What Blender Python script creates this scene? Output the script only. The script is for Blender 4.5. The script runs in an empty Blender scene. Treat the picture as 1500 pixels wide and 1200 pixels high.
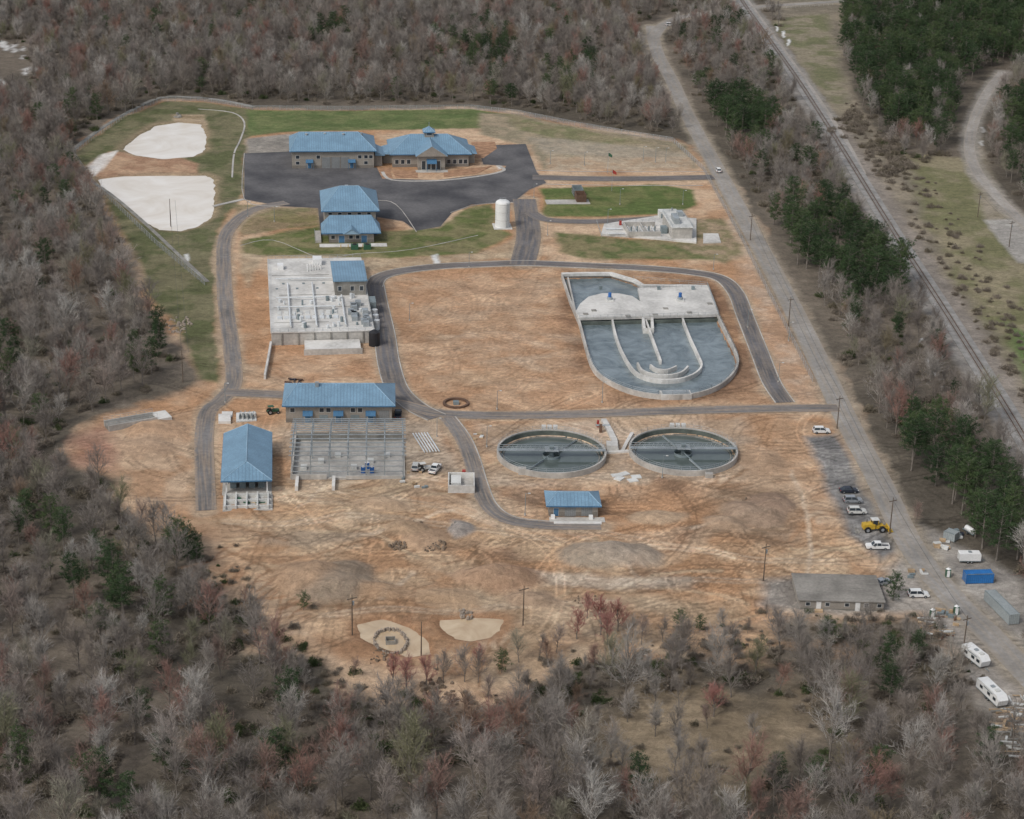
import bpy, math, random, numpy as np
from mathutils import Vector, Matrix
random.seed(7); np.random.seed(7)
sc=bpy.context.scene
sc.view_settings.view_transform='Standard'; sc.view_settings.look='None'; sc.view_settings.exposure=0
# ---------------------------------------------------------------- survey frame
F=2850.0; TH=math.radians(22.5); H=213.0; RO=math.radians(1.5)
cT,sT=math.cos(TH),math.sin(TH); cR,sR=math.cos(RO),math.sin(RO)
def P(u,v,z=0.0):
    """digitised survey point -> metric site coordinates on the plane of height z"""
    a=u-750; b=v-600
    x=(a*cR+b*sR)/F; y=(-a*sR+b*cR)/F
    d=(H-z)/(sT+y*cT)
    return (x*d, d*(cT-y*sT))
def proj(X,Y,z=0.0):
    d=Y*cT+(H-z)*sT
    x=X/d*F; y=((H-z)*cT-Y*sT)/d*F
    return (750+x*cR-y*sR, 600+x*sR+y*cR)
YAW=math.radians(7)
# ---------------------------------------------------------------- materials
def newmat(name):
    m=bpy.data.materials.new(name); m.use_nodes=True
    nt=m.node_tree; return m,nt,nt.nodes['Principled BSDF']
def N(nt,t,**k):
    n=nt.nodes.new(t)
    for a,b in k.items(): setattr(n,a,b)
    return n
def mixc(nt,f,a,b,blend='MIX'):
    n=N(nt,'ShaderNodeMix',data_type='RGBA',blend_type=blend)
    for s,val in ((n.inputs[0],f),(n.inputs[6],a),(n.inputs[7],b)):
        if hasattr(val,'is_linked'): nt.links.new(val,s)
        else: s.default_value=val if not isinstance(val,tuple) else (val+(1,))[:4]
    return n.outputs[2]
def ramp(nt,fac,stops):
    r=N(nt,'ShaderNodeValToRGB'); e=r.color_ramp.elements
    while len(e)<len(stops): e.new(0.5)
    for i,(p,c) in enumerate(stops):
        e[i].position=p; e[i].color=(c+(1,))[:4] if isinstance(c,tuple) else (c,c,c,1)
    nt.links.new(fac,r.inputs[0]); return r.outputs[0]
def noise(nt,co,scale,detail=4,rough=.55,dist=0):
    n=N(nt,'ShaderNodeTexNoise'); n.inputs['Scale'].default_value=scale; n.inputs['Detail'].default_value=detail
    n.inputs['Roughness'].default_value=rough; n.inputs['Distortion'].default_value=dist
    nt.links.new(co,n.inputs['Vector']); return n.outputs[0]
def mat(name,c,rough=.8,var=.18,s1=.25,s2=2.5,metal=0.0,stripe=0,bump=0.0,spec=.3,c2=None):
    m,nt,b=newmat(name)
    co=N(nt,'ShaderNodeTexCoord').outputs['Object']
    n1=noise(nt,co,s1,3); n2=noise(nt,co,s2,4)
    lo=tuple(x*(1-var) for x in c); hi=tuple(min(.95,x*(1+var)) for x in c)
    col=mixc(nt,ramp(nt,n1,[(.35,0.0),(.65,1.0)]),lo,c2 or hi)
    col=mixc(nt,.5,col,ramp(nt,n2,[(.3,.35),(.7,.65)]),'OVERLAY')
    if stripe:
        uv=N(nt,'ShaderNodeUVMap').outputs[0]; sp=N(nt,'ShaderNodeSeparateXYZ'); nt.links.new(uv,sp.inputs[0])
        a=N(nt,'ShaderNodeMath',operation='MULTIPLY'); a.inputs[1].default_value=1.0/stripe; nt.links.new(sp.outputs[0],a.inputs[0])
        f=N(nt,'ShaderNodeMath',operation='FRACT'); nt.links.new(a.outputs[0],f.inputs[0])
        rr=ramp(nt,f.outputs[0],[(0,.0),(.12,1.0),(.88,1.0),(1,.0)])
        col=mixc(nt,rr,tuple(x*.62 for x in c),col)
        bp=N(nt,'ShaderNodeBump'); bp.inputs['Strength'].default_value=.4; bp.inputs['Distance'].default_value=.06
        bp.invert=True
        nt.links.new(rr,bp.inputs['Height']); nt.links.new(bp.outputs[0],b.inputs['Normal'])
    elif bump:
        bp=N(nt,'ShaderNodeBump'); bp.inputs['Strength'].default_value=.6; bp.inputs['Distance'].default_value=bump
        nt.links.new(n2,bp.inputs['Height']); nt.links.new(bp.outputs[0],b.inputs['Normal'])
    nt.links.new(col,b.inputs['Base Color'])
    b.inputs['Roughness'].default_value=rough; b.inputs['Metallic'].default_value=metal
    b.inputs['Specular IOR Level'].default_value=spec
    return m
M={}
M['roof']=mat('blue_standing_seam_metal',(.175,.29,.39),.45,.10,stripe=.9)
M['trimblue']=mat('blue_trim',(.07,.17,.29),.5,.1)
M['ridge']=mat('blue_ridge_cap',(.27,.40,.50),.45,.08)
M['block']=mat('split_face_block',(.29,.265,.23),.9,.1,.3,3)
M['block2']=mat('dark_block_wainscot',(.20,.18,.155),.9,.1,.3,3)
M['conc']=mat('concrete',(.42,.40,.365),.85,.2,.12,1.2)
M['concw']=mat('new_concrete',(.56,.545,.51),.85,.2,.1,1.0)
M['concd']=mat('stained_concrete',(.24,.23,.205),.9,.25,.2,1.5)
M['lining']=mat('algae_lining_and_deck_shade',(.10,.115,.10),.8,.3,.2,1.5)  # algae stain in the clarifiers; also the painted shade under the basin deck
M['glass']=mat('window_glass',(.03,.04,.05),.1,.1,spec=.6)
M['frame']=mat('window_frame',(.5,.5,.48),.5,.05)
M['ohd']=mat('overhead_door',(.22,.23,.23),.6,.06,stripe=.5)
M['steel']=mat('galvanised_steel',(.34,.37,.38),.45,.15,metal=.3)
M['steeld']=mat('grey_primed_steel',(.19,.23,.24),.6,.15)
M['white']=mat('white_paint',(.74,.74,.72),.4,.06)
M['whited']=mat('weathered_white',(.58,.58,.55),.6,.12)
M['black']=mat('black_plastic',(.025,.025,.028),.5,.1)
M['rubber']=mat('tyre_rubber',(.02,.02,.02),.8,.1)
M['wood']=mat('weathered_pole_wood',(.13,.10,.075),.9,.2)
M['lumber']=mat('lumber',(.40,.29,.18),.8,.3)
M['mulch']=mat('pine_straw_mulch',(.34,.20,.12),.95,.25,.4,3)
M['yellow']=mat('yellow_machine_paint',(.56,.36,.04),.5,.12)
M['silver']=mat('silver_paint',(.38,.40,.42),.35,.05,metal=.4)
M['dkpaint']=mat('dark_paint',(.03,.035,.05),.3,.1)
M['navy']=mat('blue_paint',(.03,.12,.36),.5,.15)
M['greenp']=mat('green_paint',(.04,.11,.065),.5,.15)
M['red']=mat('red_paint',(.36,.05,.04),.5,.1)
M['rust']=mat('rusty_steel',(.13,.08,.055),.8,.2)
M['bluemach']=mat('blue_motor',(.03,.12,.35),.45,.1)
M['pipe']=mat('pale_pipe',(.60,.62,.62),.4,.08)
M['rock']=mat('riprap_rock',(.32,.27,.22),.95,.3,.6,3,bump=.1)
M['rubble']=mat('broken_rubble',(.19,.145,.105),.95,.35,.6,3,bump=.1)
M['greyroof']=mat('grey_membrane_roof',(.23,.215,.19),.9,.25,.15,1.5)
M['contgrey']=mat('container_steel',(.30,.33,.33),.6,.12,stripe=.5)
M['contblue']=mat('container_blue',(.03,.16,.42),.55,.15,stripe=.5)
M['ballast']=mat('ballast',(.27,.26,.245),.95,.2,.3,5,bump=.06)
M['tie']=mat('timber_tie',(.15,.13,.115),.95,.2)
m,nt,b=newmat('chain_link_fabric')
b.inputs['Base Color'].default_value=(.4,.41,.42,1); b.inputs['Alpha'].default_value=.28; b.inputs['Roughness'].default_value=.5; M['chain']=m
def roadmat(name,c,edge,wear):
    m,nt,b=newmat(name)
    co=N(nt,'ShaderNodeTexCoord').outputs['Object']
    uv=N(nt,'ShaderNodeUVMap').outputs[0]; sp=N(nt,'ShaderNodeSeparateXYZ'); nt.links.new(uv,sp.inputs[0])
    n1=noise(nt,co,.06,4,.6); n2=noise(nt,co,.7,5,.65); n3=noise(nt,co,6,3)
    mp=N(nt,'ShaderNodeMapping'); mp.inputs['Scale'].default_value=(7,.05,1); nt.links.new(uv,mp.inputs[0])
    n4=noise(nt,mp.outputs[0],1.0,3)
    col=mixc(nt,ramp(nt,n1,[(.38,0.0),(.62,1.0)]),tuple(x*.8 for x in c),tuple(x*1.22 for x in c))
    col=mixc(nt,ramp(nt,n4,[(.42,0.0),(.62,.55)]),col,edge)
    col=mixc(nt,.6,col,ramp(nt,n2,[(.3,.36),(.7,.64)]),'OVERLAY')
    col=mixc(nt,.4,col,ramp(nt,n3,[(.3,.38),(.7,.62)]),'OVERLAY')
    a=N(nt,'ShaderNodeMath',operation='MULTIPLY_ADD'); nt.links.new(n2,a.inputs[0]); a.inputs[1].default_value=.7; nt.links.new(sp.outputs[0],a.inputs[2])
    e1=ramp(nt,a.outputs[0],[(.32,1.0),(.50,0.0)])
    s=N(nt,'ShaderNodeMath',operation='SUBTRACT'); s.inputs[0].default_value=1.0; nt.links.new(sp.outputs[0],s.inputs[1])
    a2=N(nt,'ShaderNodeMath',operation='MULTIPLY_ADD'); nt.links.new(n2,a2.inputs[0]); a2.inputs[1].default_value=.7; nt.links.new(s.outputs[0],a2.inputs[2])
    e2=ramp(nt,a2.outputs[0],[(.32,1.0),(.50,0.0)])
    mx=N(nt,'ShaderNodeMath',operation='MAXIMUM'); nt.links.new(e1,mx.inputs[0]); nt.links.new(e2,mx.inputs[1])
    w=N(nt,'ShaderNodeMath',operation='MULTIPLY'); nt.links.new(mx.outputs[0],w.inputs[0]); w.inputs[1].default_value=wear
    col=mixc(nt,w.outputs[0],col,edge)
    nt.links.new(col,b.inputs['Base Color']); b.inputs['Roughness'].default_value=.9; b.inputs['Specular IOR Level'].default_value=.2
    return m
M['asphalt']=roadmat('public_road_asphalt',(.28,.265,.245),(.32,.275,.22),.7)
M['plantroad']=roadmat('plant_road_asphalt',(.17,.163,.158),(.36,.28,.21),.9)
M['plantroad_d']=roadmat('plant_road_dark',(.125,.122,.127),(.28,.23,.18),.75)
M['gravelroad']=roadmat('gravel_road',(.32,.30,.275),(.34,.30,.25),.8)
M['lot']=mat('fresh_asphalt_lot',(.085,.084,.09),.85,.3,.05,.8,c2=(.14,.135,.135))
def water(name,c,rough,bs,bd,spec=.5,c2=None,scale=.05):
    m,nt,b=newmat(name); co=N(nt,'ShaderNodeTexCoord').outputs['Object']
    n=noise(nt,co,bs,4,.6); n1=noise(nt,co,scale,4,.6,1.5)
    col=mixc(nt,ramp(nt,n1,[(.35,0.0),(.65,1.0)]),c,c2 or tuple(x*1.15 for x in c)); nt.links.new(col,b.inputs['Base Color'])
    b.inputs['Roughness'].default_value=rough; b.inputs['Specular IOR Level'].default_value=spec
    bp=N(nt,'ShaderNodeBump'); bp.inputs['Strength'].default_value=1; bp.inputs['Distance'].default_value=bd
    nt.links.new(n,bp.inputs['Height']); nt.links.new(bp.outputs[0],b.inputs['Normal']); return m
M['wbasin']=water('basin_water',(.09,.12,.13),.10,.55,.25,.9,(.21,.255,.27),.12)  # pale blue-grey tones put the rippled sky reflection into the base colour
M['wclar']=water('clarifier_water',(.08,.10,.095),.06,.5,.02,.8,(.12,.145,.135))
M['wsilt']=water('silt_pond_water',(.72,.64,.53),.12,.3,.01,.6,(.86,.81,.73),.04)  # cream base holds the silt plus a painted-in bright cloud reflection
M['wmud']=water('muddy_pond_water',(.47,.34,.21),.12,.3,.01,.6,(.62,.49,.33),.10)
# ---------------------------------------------------------------- builder
class Part:
    def __init__(s,mat): s.v=[];s.f=[];s.uv=[];s.mat=mat
    def face(s,pts):
        pts=[Vector(p) for p in pts]; i=len(s.v); s.v+= [tuple(p) for p in pts]; s.f.append(tuple(range(i,i+len(pts))))
        e=(pts[1]-pts[0]); e=e.normalized() if e.length>1e-9 else Vector((1,0,0))
        n=Vector((0,0,0))
        for k in range(1,len(pts)-1): n+=(pts[k]-pts[0]).cross(pts[k+1]-pts[0])
        n=n.normalized() if n.length>1e-9 else Vector((0,0,1)); g=n.cross(e)
        s.uv+=[((p-pts[0]).dot(e),(p-pts[0]).dot(g)) for p in pts]
        return s
    def box(s,x0,x1,y0,y1,z0,z1):
        return s.prism([(x0,y0),(x1,y0),(x1,y1),(x0,y1)],z0,z1)
    def prism(s,poly,z0,z1,top=True,bot=False):
        n=len(poly)
        ar=sum(poly[i][0]*poly[(i+1)%n][1]-poly[(i+1)%n][0]*poly[i][1] for i in range(n))
        if ar<0: poly=poly[::-1]
        for i in range(n):
            a=poly[i];b=poly[(i+1)%n]; s.face([(a[0],a[1],z0),(b[0],b[1],z0),(b[0],b[1],z1),(a[0],a[1],z1)])
        if top: s.face([(p[0],p[1],z1) for p in poly])
        if bot: s.face([(p[0],p[1],z0) for p in poly[::-1]])
        return s
    def cyl(s,x,y,z0,z1,r,r2=None,n=12,cap=True):
        r2=r if r2 is None else r2
        a=[(x+r*math.cos(t*2*math.pi/n),y+r*math.sin(t*2*math.pi/n),z0) for t in range(n)]
        b=[(x+r2*math.cos(t*2*math.pi/n),y+r2*math.sin(t*2*math.pi/n),z1) for t in range(n)]
        for i in range(n): j=(i+1)%n; s.face([a[i],a[j],b[j],b[i]])
        if cap and r2>0: s.face(b)
        return s
    def tube(s,p0,p1,r,r2=None,n=6):
        p0=Vector(p0);p1=Vector(p1);d=(p1-p0)
        if d.length<1e-6: return s
        d.normalize(); up=Vector((0,0,1)) if abs(d.z)<.9 else Vector((1,0,0)); a=d.cross(up).normalized(); b=d.cross(a); r2=r if r2 is None else r2
        A=[p0+(a*math.cos(t*2*math.pi/n)+b*math.sin(t*2*math.pi/n))*r for t in range(n)]
        B=[p1+(a*math.cos(t*2*math.pi/n)+b*math.sin(t*2*math.pi/n))*r2 for t in range(n)]
        for i in range(n): j=(i+1)%n; s.face([A[j],A[i],B[i],B[j]])
        s.face(A); s.face(B[::-1]); return s
    def wall(s,path,w,z0,z1,closed=False,side=0):
        n=len(path); L=[];R=[]
        for i in range(n):
            a=Vector(path[i-1] if (i>0 or closed) else path[i]); c=Vector(path[(i+1)%n] if (i<n-1 or closed) else path[i]); p=Vector(path[i])
            t=(c-a).normalized(); nn=Vector((-t.y,t.x))
            L.append(p+nn*(w/2+side)); R.append(p-nn*(w/2-side))
        for i in range(n if closed else n-1):
            j=(i+1)%n
            s.face([(L[i].x,L[i].y,z1),(R[i].x,R[i].y,z1),(R[j].x,R[j].y,z1),(L[j].x,L[j].y,z1)])
            s.face([(R[i].x,R[i].y,z1),(R[i].x,R[i].y,z0),(R[j].x,R[j].y,z0),(R[j].x,R[j].y,z1)])
            s.face([(L[j].x,L[j].y,z1),(L[j].x,L[j].y,z0),(L[i].x,L[i].y,z0),(L[i].x,L[i].y,z1)])
        if not closed:
            for k,(l,r) in ((0,(L[0],R[0])),(1,(R[-1],L[-1]))):
                s.face([(l.x,l.y,z1),(l.x,l.y,z0),(r.x,r.y,z0),(r.x,r.y,z1)])
        return s
def link(o): sc.collection.objects.link(o); return o
def meshfrom(name,parts):
    me=bpy.data.meshes.new(name); V=[];Fs=[];UV=[];mi=[]
    mats=[]
    for p in parts:
        if p.mat not in mats: mats.append(p.mat)
        o=len(V); V+=p.v; Fs+=[tuple(i+o for i in f) for f in p.f]; UV+=p.uv; mi+=[mats.index(p.mat)]*len(p.f)
    me.from_pydata(V,[],Fs)
    uvl=me.uv_layers.new(name='UVMap'); uvl.data.foreach_set('uv',[c for q in UV for c in q])
    me.polygons.foreach_set('material_index',mi)
    for mm in mats: me.materials.append(M[mm] if isinstance(mm,str) else mm)
    me.update(); return me
class Obj:
    def __init__(s,name,u=None,v=None,yaw=YAW,xy=None,z=0):
        s.name=name; s.o=P(u,v) if xy is None else xy; s.yaw=yaw; s.z=z; s.parts={}
    def L(s,w):
        dx=w[0]-s.o[0]; dy=w[1]-s.o[1]; c,q=math.cos(s.yaw),math.sin(s.yaw)
        return (dx*c+dy*q,-dx*q+dy*c)
    def px(s,pts,z=0): return [s.L(P(a,b,z)) for a,b in pts]
    def p(s,part,mat):
        if part not in s.parts: s.parts[part]=Part(mat)
        return s.parts[part]
    def done(s,join=False):
        if join or len(s.parts)==1:
            o=bpy.data.objects.new(s.name,meshfrom(s.name,list(s.parts.values()))); link(o)
        else:
            o=bpy.data.objects.new(s.name,None); link(o); o.empty_display_size=.5
            for k,p in s.parts.items():
                c=bpy.data.objects.new(k,meshfrom(k,[p])); link(c); c.parent=o
        o.location=(s.o[0],s.o[1],s.z); o.rotation_euler=(0,0,s.yaw); return o
def catmull(pts,n=6,closed=False):
    out=[];m=len(pts)
    for i in range(m if closed else m-1):
        p0=pts[i-1] if (i>0 or closed) else pts[i]; p1=pts[i]; p2=pts[(i+1)%m]; p3=pts[(i+2)%m] if (i+2<m or closed) else pts[(i+1)%m]
        for k in range(n):
            t=k/n
            out.append(tuple(.5*((2*p1[d])+(-p0[d]+p2[d])*t+(2*p0[d]-5*p1[d]+4*p2[d]-p3[d])*t*t+(-p0[d]+3*p1[d]-3*p2[d]+p3[d])*t**3) for d in (0,1)))
    if not closed: out.append(tuple(pts[-1]))
    return out
# ---------------------------------------------------------------- ground grid
def axis(segs):
    out=[segs[0][0]]
    for a,b,st in segs:
        n=max(1,int(round((b-a)/st))); out+=list(np.linspace(a,b,n+1)[1:])
    return np.array(out)
gx=axis([(-9000,-2500,1600),(-2500,-700,300),(-700,-340,12),(-340,-130,1.3),(-130,190,.5),(190,340,1.3),(340,700,12),(700,2500,300),(2500,9000,1600)])
gy=axis([(-800,0,200),(0,250,25),(250,330,1.5),(330,640,.7),(640,1200,1.3),(1200,1500,12),(1500,3000,150),(3000,20000,2400)])
GX,GY=np.meshgrid(gx,gy)
def vn(X,Y,s,seed):
    t=np.random.RandomState(seed).rand(256,256); x=X/s+1000.3; y=Y/s+1000.7
    xi=np.floor(x).astype(int); yi=np.floor(y).astype(int); fx=x-xi; fy=y-yi; fx=fx*fx*(3-2*fx); fy=fy*fy*(3-2*fy)
    g=lambda a,b:t[a%256,b%256]
    return (g(xi,yi)*(1-fx)+g(xi+1,yi)*fx)*(1-fy)+(g(xi,yi+1)*(1-fx)+g(xi+1,yi+1)*fx)*fy
def fbm(X,Y,s,seed,o=4):
    r=0;a=.5;t=0
    for k in range(o): r=r+a*vn(X,Y,s/2**k,seed+k*13); t+=a; a*=.55
    return r/t
def sst(x,a,b): t=np.clip((x-a)/(b-a),0,1); return t*t*(3-2*t)
def C(*c): return np.array(c)
nz=fbm(GX,GY,45,1); n2=fbm(GX,GY,9,5)
COL=C(.105,.090,.070)*(1-sst(nz,.35,.65))[...,None]+C(.165,.138,.108)*sst(nz,.35,.65)[...,None]
COL*= (0.7+.6*n2)[...,None]
Z=np.zeros_like(GX); CLEAR=np.zeros(GX.shape,bool); HARD=np.zeros(GX.shape,bool); FLAT=np.ones_like(GX)
WX=fbm(GX,GY,14,21)-.5; WY=fbm(GX,GY,14,33)-.5; W2X=fbm(GX,GY,3.5,41,3)-.5
def sl(pts,mar):
    p=np.array(pts); x0,y0=p.min(0)-mar; x1,y1=p.max(0)+mar
    return (slice(max(0,np.searchsorted(gy,y0)-1),np.searchsorted(gy,y1)+1),slice(max(0,np.searchsorted(gx,x0)-1),np.searchsorted(gx,x1)+1))
def segd(X,Y,a,b):
    dx,dy=b[0]-a[0],b[1]-a[1]; L=dx*dx+dy*dy+1e-9
    t=np.clip(((X-a[0])*dx+(Y-a[1])*dy)/L,0,1); return (X-a[0]-t*dx)**2+(Y-a[1]-t*dy)**2
def sdf(poly,X,Y):
    d=np.full(X.shape,1e12); ins=np.zeros(X.shape,bool); n=len(poly)
    for i in range(n):
        a=poly[i];b=poly[(i+1)%n]; d=np.minimum(d,segd(X,Y,a,b))
        if a[1]!=b[1]:
            c=((a[1]>Y)!=(b[1]>Y))&(X<(b[0]-a[0])*(Y-a[1])/(b[1]-a[1])+a[0]); ins^=c
    d=np.sqrt(d); return np.where(ins,d,-d)
def pl(X,Y,path):
    d=np.full(X.shape,1e12)
    for i in range(len(path)-1): d=np.minimum(d,segd(X,Y,path[i],path[i+1]))
    return np.sqrt(d)
SEED=[100]
def blend(S,m,c1,c2,ns):
    SEED[0]+=7; n=sst(fbm(GX[S],GY[S],ns,SEED[0]),.36,.64)[...,None]
    c=C(*c1)*(1-n)+C(*c2)*n
    COL[S]=COL[S]*(1-m[...,None])+c*m[...,None]
def layer(px,c1,c2,ns=12,soft=1.2,warp=5,alpha=1,clear=False,flat=False,world=False):
    poly=px if world else [P(*q) for q in px]; S=sl(poly,8)
    d=sdf(poly,GX[S]+WX[S]*warp+W2X[S]*warp*.4,GY[S]+WY[S]*warp*1.3)
    blend(S,np.clip(.5+d/(2*soft),0,1)*alpha,c1,c2,ns)
    if clear: CLEAR[S]|=(sdf(poly,GX[S],GY[S])>-1)
    if flat: FLAT[S]*=1-sst(sdf(poly,GX[S],GY[S]),-4,-1)
def pathlayer(px,hw,c1,c2,ns=8,soft=1,warp=3,alpha=1,clear=0,flat=True,world=False):
    path=px if world else catmull([P(*q) for q in px],4); S=sl(path,hw+12)
    d=pl(GX[S]+WX[S]*warp+W2X[S]*warp*.5,GY[S]+WY[S]*warp,path)
    blend(S,np.clip(.5+(hw-d)/(2*soft),0,1)*alpha,c1,c2,ns)
    d0=pl(GX[S],GY[S],path)
    if clear: CLEAR[S]|=d0<clear; HARD[S]|=d0<clear
    if flat: FLAT[S]*=sst(d0,hw*.9,hw+3)
def setclear(px):
    poly=[P(*q) for q in px]; S=sl(poly,2); CLEAR[S]|=sdf(poly,GX[S],GY[S])>0
DO1,DO2=(.41,.24,.135),(.53,.38,.255)
SITE=[(105,222),(140,195),(180,170),(235,147),(300,148),(370,158),(500,160),(690,158),(760,166),(850,183),(920,195),(1005,208),(1060,250),(1110,330),(1160,430),(1250,600),(1345,790),(1400,860),(1520,980),(1500,1070),(1420,990),(1340,910),(1290,905),(1150,905),(1080,920),(1000,945),(900,962),(850,980),(780,1005),(700,1035),(560,1035),(500,995),(440,945),(380,900),(325,840),(290,780),(215,775),(175,740),(165,695),(125,684),(92,655),(110,632),(165,608),(240,585),(300,560),(262,500),(215,440),(190,380),(150,290)]
layer(SITE,DO1,DO2,22,2.5,9)
setclear([(100,222),(140,190),(235,142),(300,143),(370,152),(500,153),(690,150),(760,160),(850,176),(920,190),(1005,203),(1060,225),(1120,330),(1175,430),(1262,600),(1355,780),(1420,850),(1540,960),(1540,1120),(1470,1080),(1400,1000),(1350,950),(1290,938),(1160,940),(1080,958),(1000,982),(900,1000),(850,1020),(760,1050),(700,1072),(560,1068),(490,1025),(430,970),(370,918),(315,868),(283,805),(215,792),(165,752),(150,705),(100,695),(75,655),(100,622),(160,592),(215,582),(255,545),(245,480),(205,440),(185,400),(160,330),(118,270)])
for px,c1,c2,a in [
 ([(300,760),(560,690),(700,760),(900,800),(1240,780),(1290,840),(1000,920),(700,960),(500,930),(380,860)],(.40,.24,.135),(.51,.37,.24),.8),
 ([(575,405),(815,400),(870,540),(1100,560),(1140,590),(800,605),(640,600),(590,570)],(.43,.262,.155),(.50,.34,.22),.9),
 ([(830,395),(1045,405),(1090,450),(1120,560),(1060,590),(900,590),(850,545),(815,440)],(.22,.13,.08),(.36,.22,.13),.9),
 ([(380,500),(545,500),(550,560),(385,560)],(.40,.23,.13),(.50,.33,.21),.8),
 ([(1060,620),(1180,620),(1230,720),(1100,700)],(.43,.265,.155),(.53,.37,.245),.7),
 ([(430,600),(640,620),(680,700),(420,720)],(.36,.30,.235),(.47,.39,.30),.7),
 ([(700,620),(1100,615),(1110,700),(720,710)],(.42,.32,.225),(.52,.42,.32),.7),
 ([(1040,260),(1070,260),(1200,590),(1150,590)],(.44,.29,.19),(.48,.37,.28),.8),
 ([(115,630),(180,612),(290,600),(290,745),(200,755),(170,690)],(.40,.25,.15),(.52,.38,.26),.8),
 ([(100,640),(165,625),(175,690),(110,680)],(.28,.15,.11),(.36,.21,.15),.8),
 ([(370,820),(470,880),(560,960),(720,1020),(720,950),(600,880),(450,830)],(.33,.20,.115),(.45,.315,.2),.8),
 ([(380,700),(560,700),(640,760),(420,770)],(.45,.30,.18),(.54,.41,.28),.7),
 ([(1020,712),(1150,706),(1175,760),(1160,795),(1050,790)],(.25,.17,.11),(.38,.27,.18),.85),
 ([(300,870),(330,820),(430,840),(500,880),(560,930),(520,960),(400,890)],(.37,.22,.13),(.47,.33,.21),.6),
 ([(700,880),(900,870),(1100,880),(1080,930),(850,975),(720,1000)],(.33,.24,.155),(.44,.34,.235),.75)]:
    layer(px,c1,c2,9,3,8,a)
rp_=random.Random(42)
for k in range(120):
    if k<92: u,v=rp_.uniform(300,1240),rp_.uniform(690,960)
    else: u,v=rp_.uniform(590,840),rp_.uniform(415,590)
    cx,cy=P(u,v); a=rp_.gauss(.1,.6); rx=rp_.uniform(3,15); ry=rp_.uniform(1.2,5); ca,sa=math.cos(a),math.sin(a)
    poly=[(cx+ca*rx*math.cos(t)*f-sa*ry*math.sin(t)*f,cy+sa*rx*math.cos(t)*f+ca*ry*math.sin(t)*f) for t,f in [(q*.628,rp_.uniform(.6,1.4)) for q in range(10)]]
    c=rp_.choice([(.30,.175,.10),(.36,.205,.11),(.53,.41,.285),(.58,.47,.35),(.33,.26,.19),(.44,.29,.175),(.24,.145,.09),(.27,.18,.12)])
    layer(poly,c,tuple(x*1.15 for x in c),4,1.4,9,rp_.uniform(.3,.7) if k<92 else .3,world=True)
for k in range(46):
    u,v=rp_.uniform(320,1200),rp_.uniform(700,910); x,y=P(u,v); h=rp_.gauss(.1,.7); pth=[(x,y)]
    for q in range(rp_.randint(4,9)): x+=math.cos(h)*4; y+=math.sin(h)*4; h+=rp_.uniform(-.3,.3); pth.append((x,y))
    c=rp_.choice([(.25,.15,.085),(.30,.185,.11),(.57,.45,.33),(.50,.38,.25)]); pathlayer(pth,rp_.uniform(.3,.9),c,c,3,.5,4,.7,flat=False,world=True)
# erosion gullies running down to the lower edge
for k in range(34):
    t=rp_.random(); u=330+t*420; v=815+t*110+rp_.uniform(-25,25); x,y=P(u,v); h=-math.pi/2-.5+rp_.uniform(-.4,.4)+t*.5; pth=[(x,y)]
    for q in range(rp_.randint(4,8)): x+=math.cos(h)*3; y+=math.sin(h)*3; h+=rp_.uniform(-.3,.3); pth.append((x,y))
    pathlayer(pth,.35,(.24,.135,.075),(.30,.17,.10),3,.4,3,.8,flat=False,world=True)
for q in [[(420,700),(470,712),(540,722),(620,735),(690,750),(740,772)],[(330,760),(420,765),(520,752),(600,760),(720,775),(830,790)],[(560,690),(640,700),(700,715)],[(820,840),(900,850),(1000,846),(1120,850)],[(1160,690),(1180,740),(1190,800),(1180,840)],[(880,775),(940,790),(1000,800),(1100,815),(1240,820)],[(470,900),(560,890),(660,895),(760,885),(900,880)]]:
    for off in (0,5): pathlayer([(a,b_+off) for a,b_ in q],.4,(.55,.43,.31),(.60,.49,.37),3,.5,2,.6,flat=False)
layer([(760,838),(860,840),(1010,845),(1010,858),(800,862)],(.50,.42,.33),(.6,.52,.42),4,1.5,6,.6)
GRAVEL=[(1118,848),(1290,842),(1330,800),(1350,770),(1500,850),(1510,1060),(1440,1040),(1400,960),(1350,900),(1180,898),(1120,885)]
layer(GRAVEL,(.26,.24,.215),(.37,.34,.30),8,2,4,.95,clear=True)
layer([(1178,640),(1222,636),(1270,720),(1322,805),(1290,822),(1245,785),(1212,715)],(.17,.165,.16),(.26,.25,.235),6,1.5,3)
layer([(108,224),(180,172),(240,149),(300,150),(370,160),(362,205),(357,290),(335,310),(315,345),(312,420),(318,470),(324,560),(292,556),(264,480),(218,430),(192,370),(150,285)],(.110,.118,.055),(.18,.165,.095),8,1.2,5)
layer([(362,161),(500,162),(690,160),(762,170),(715,187),(600,190),(430,193),(362,200)],(.11,.145,.055),(.155,.175,.075),7,1,2.5)
layer([(700,165),(760,168),(850,187),(1005,210),(1025,247),(795,248),(775,213),(700,196)],(.25,.215,.145),(.34,.275,.19),6,1.5,4)
layer([(740,168),(850,190),(960,210),(860,212),(760,190)],(.15,.165,.07),(.24,.21,.12),5,2,5,.7)
layer([(770,200),(850,205),(1010,225),(1012,235),(800,225)],(.33,.29,.23),(.40,.34,.26),4,2,5,.7)
layer([(800,230),(1010,230),(1012,250),(800,250)],(.42,.30,.20),(.46,.37,.27),5,1,3,.8)
layer([(790,276),(840,274),(960,270),(1015,278),(1020,300),(990,312),(880,318),(790,318),(800,300)],(.105,.14,.045),(.155,.165,.065),7,1,2)
layer([(815,340),(870,345),(1000,357),(1058,360),(1055,380),(870,380),(820,370)],(.12,.14,.055),(.22,.19,.10),5,1.5,5)
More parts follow.
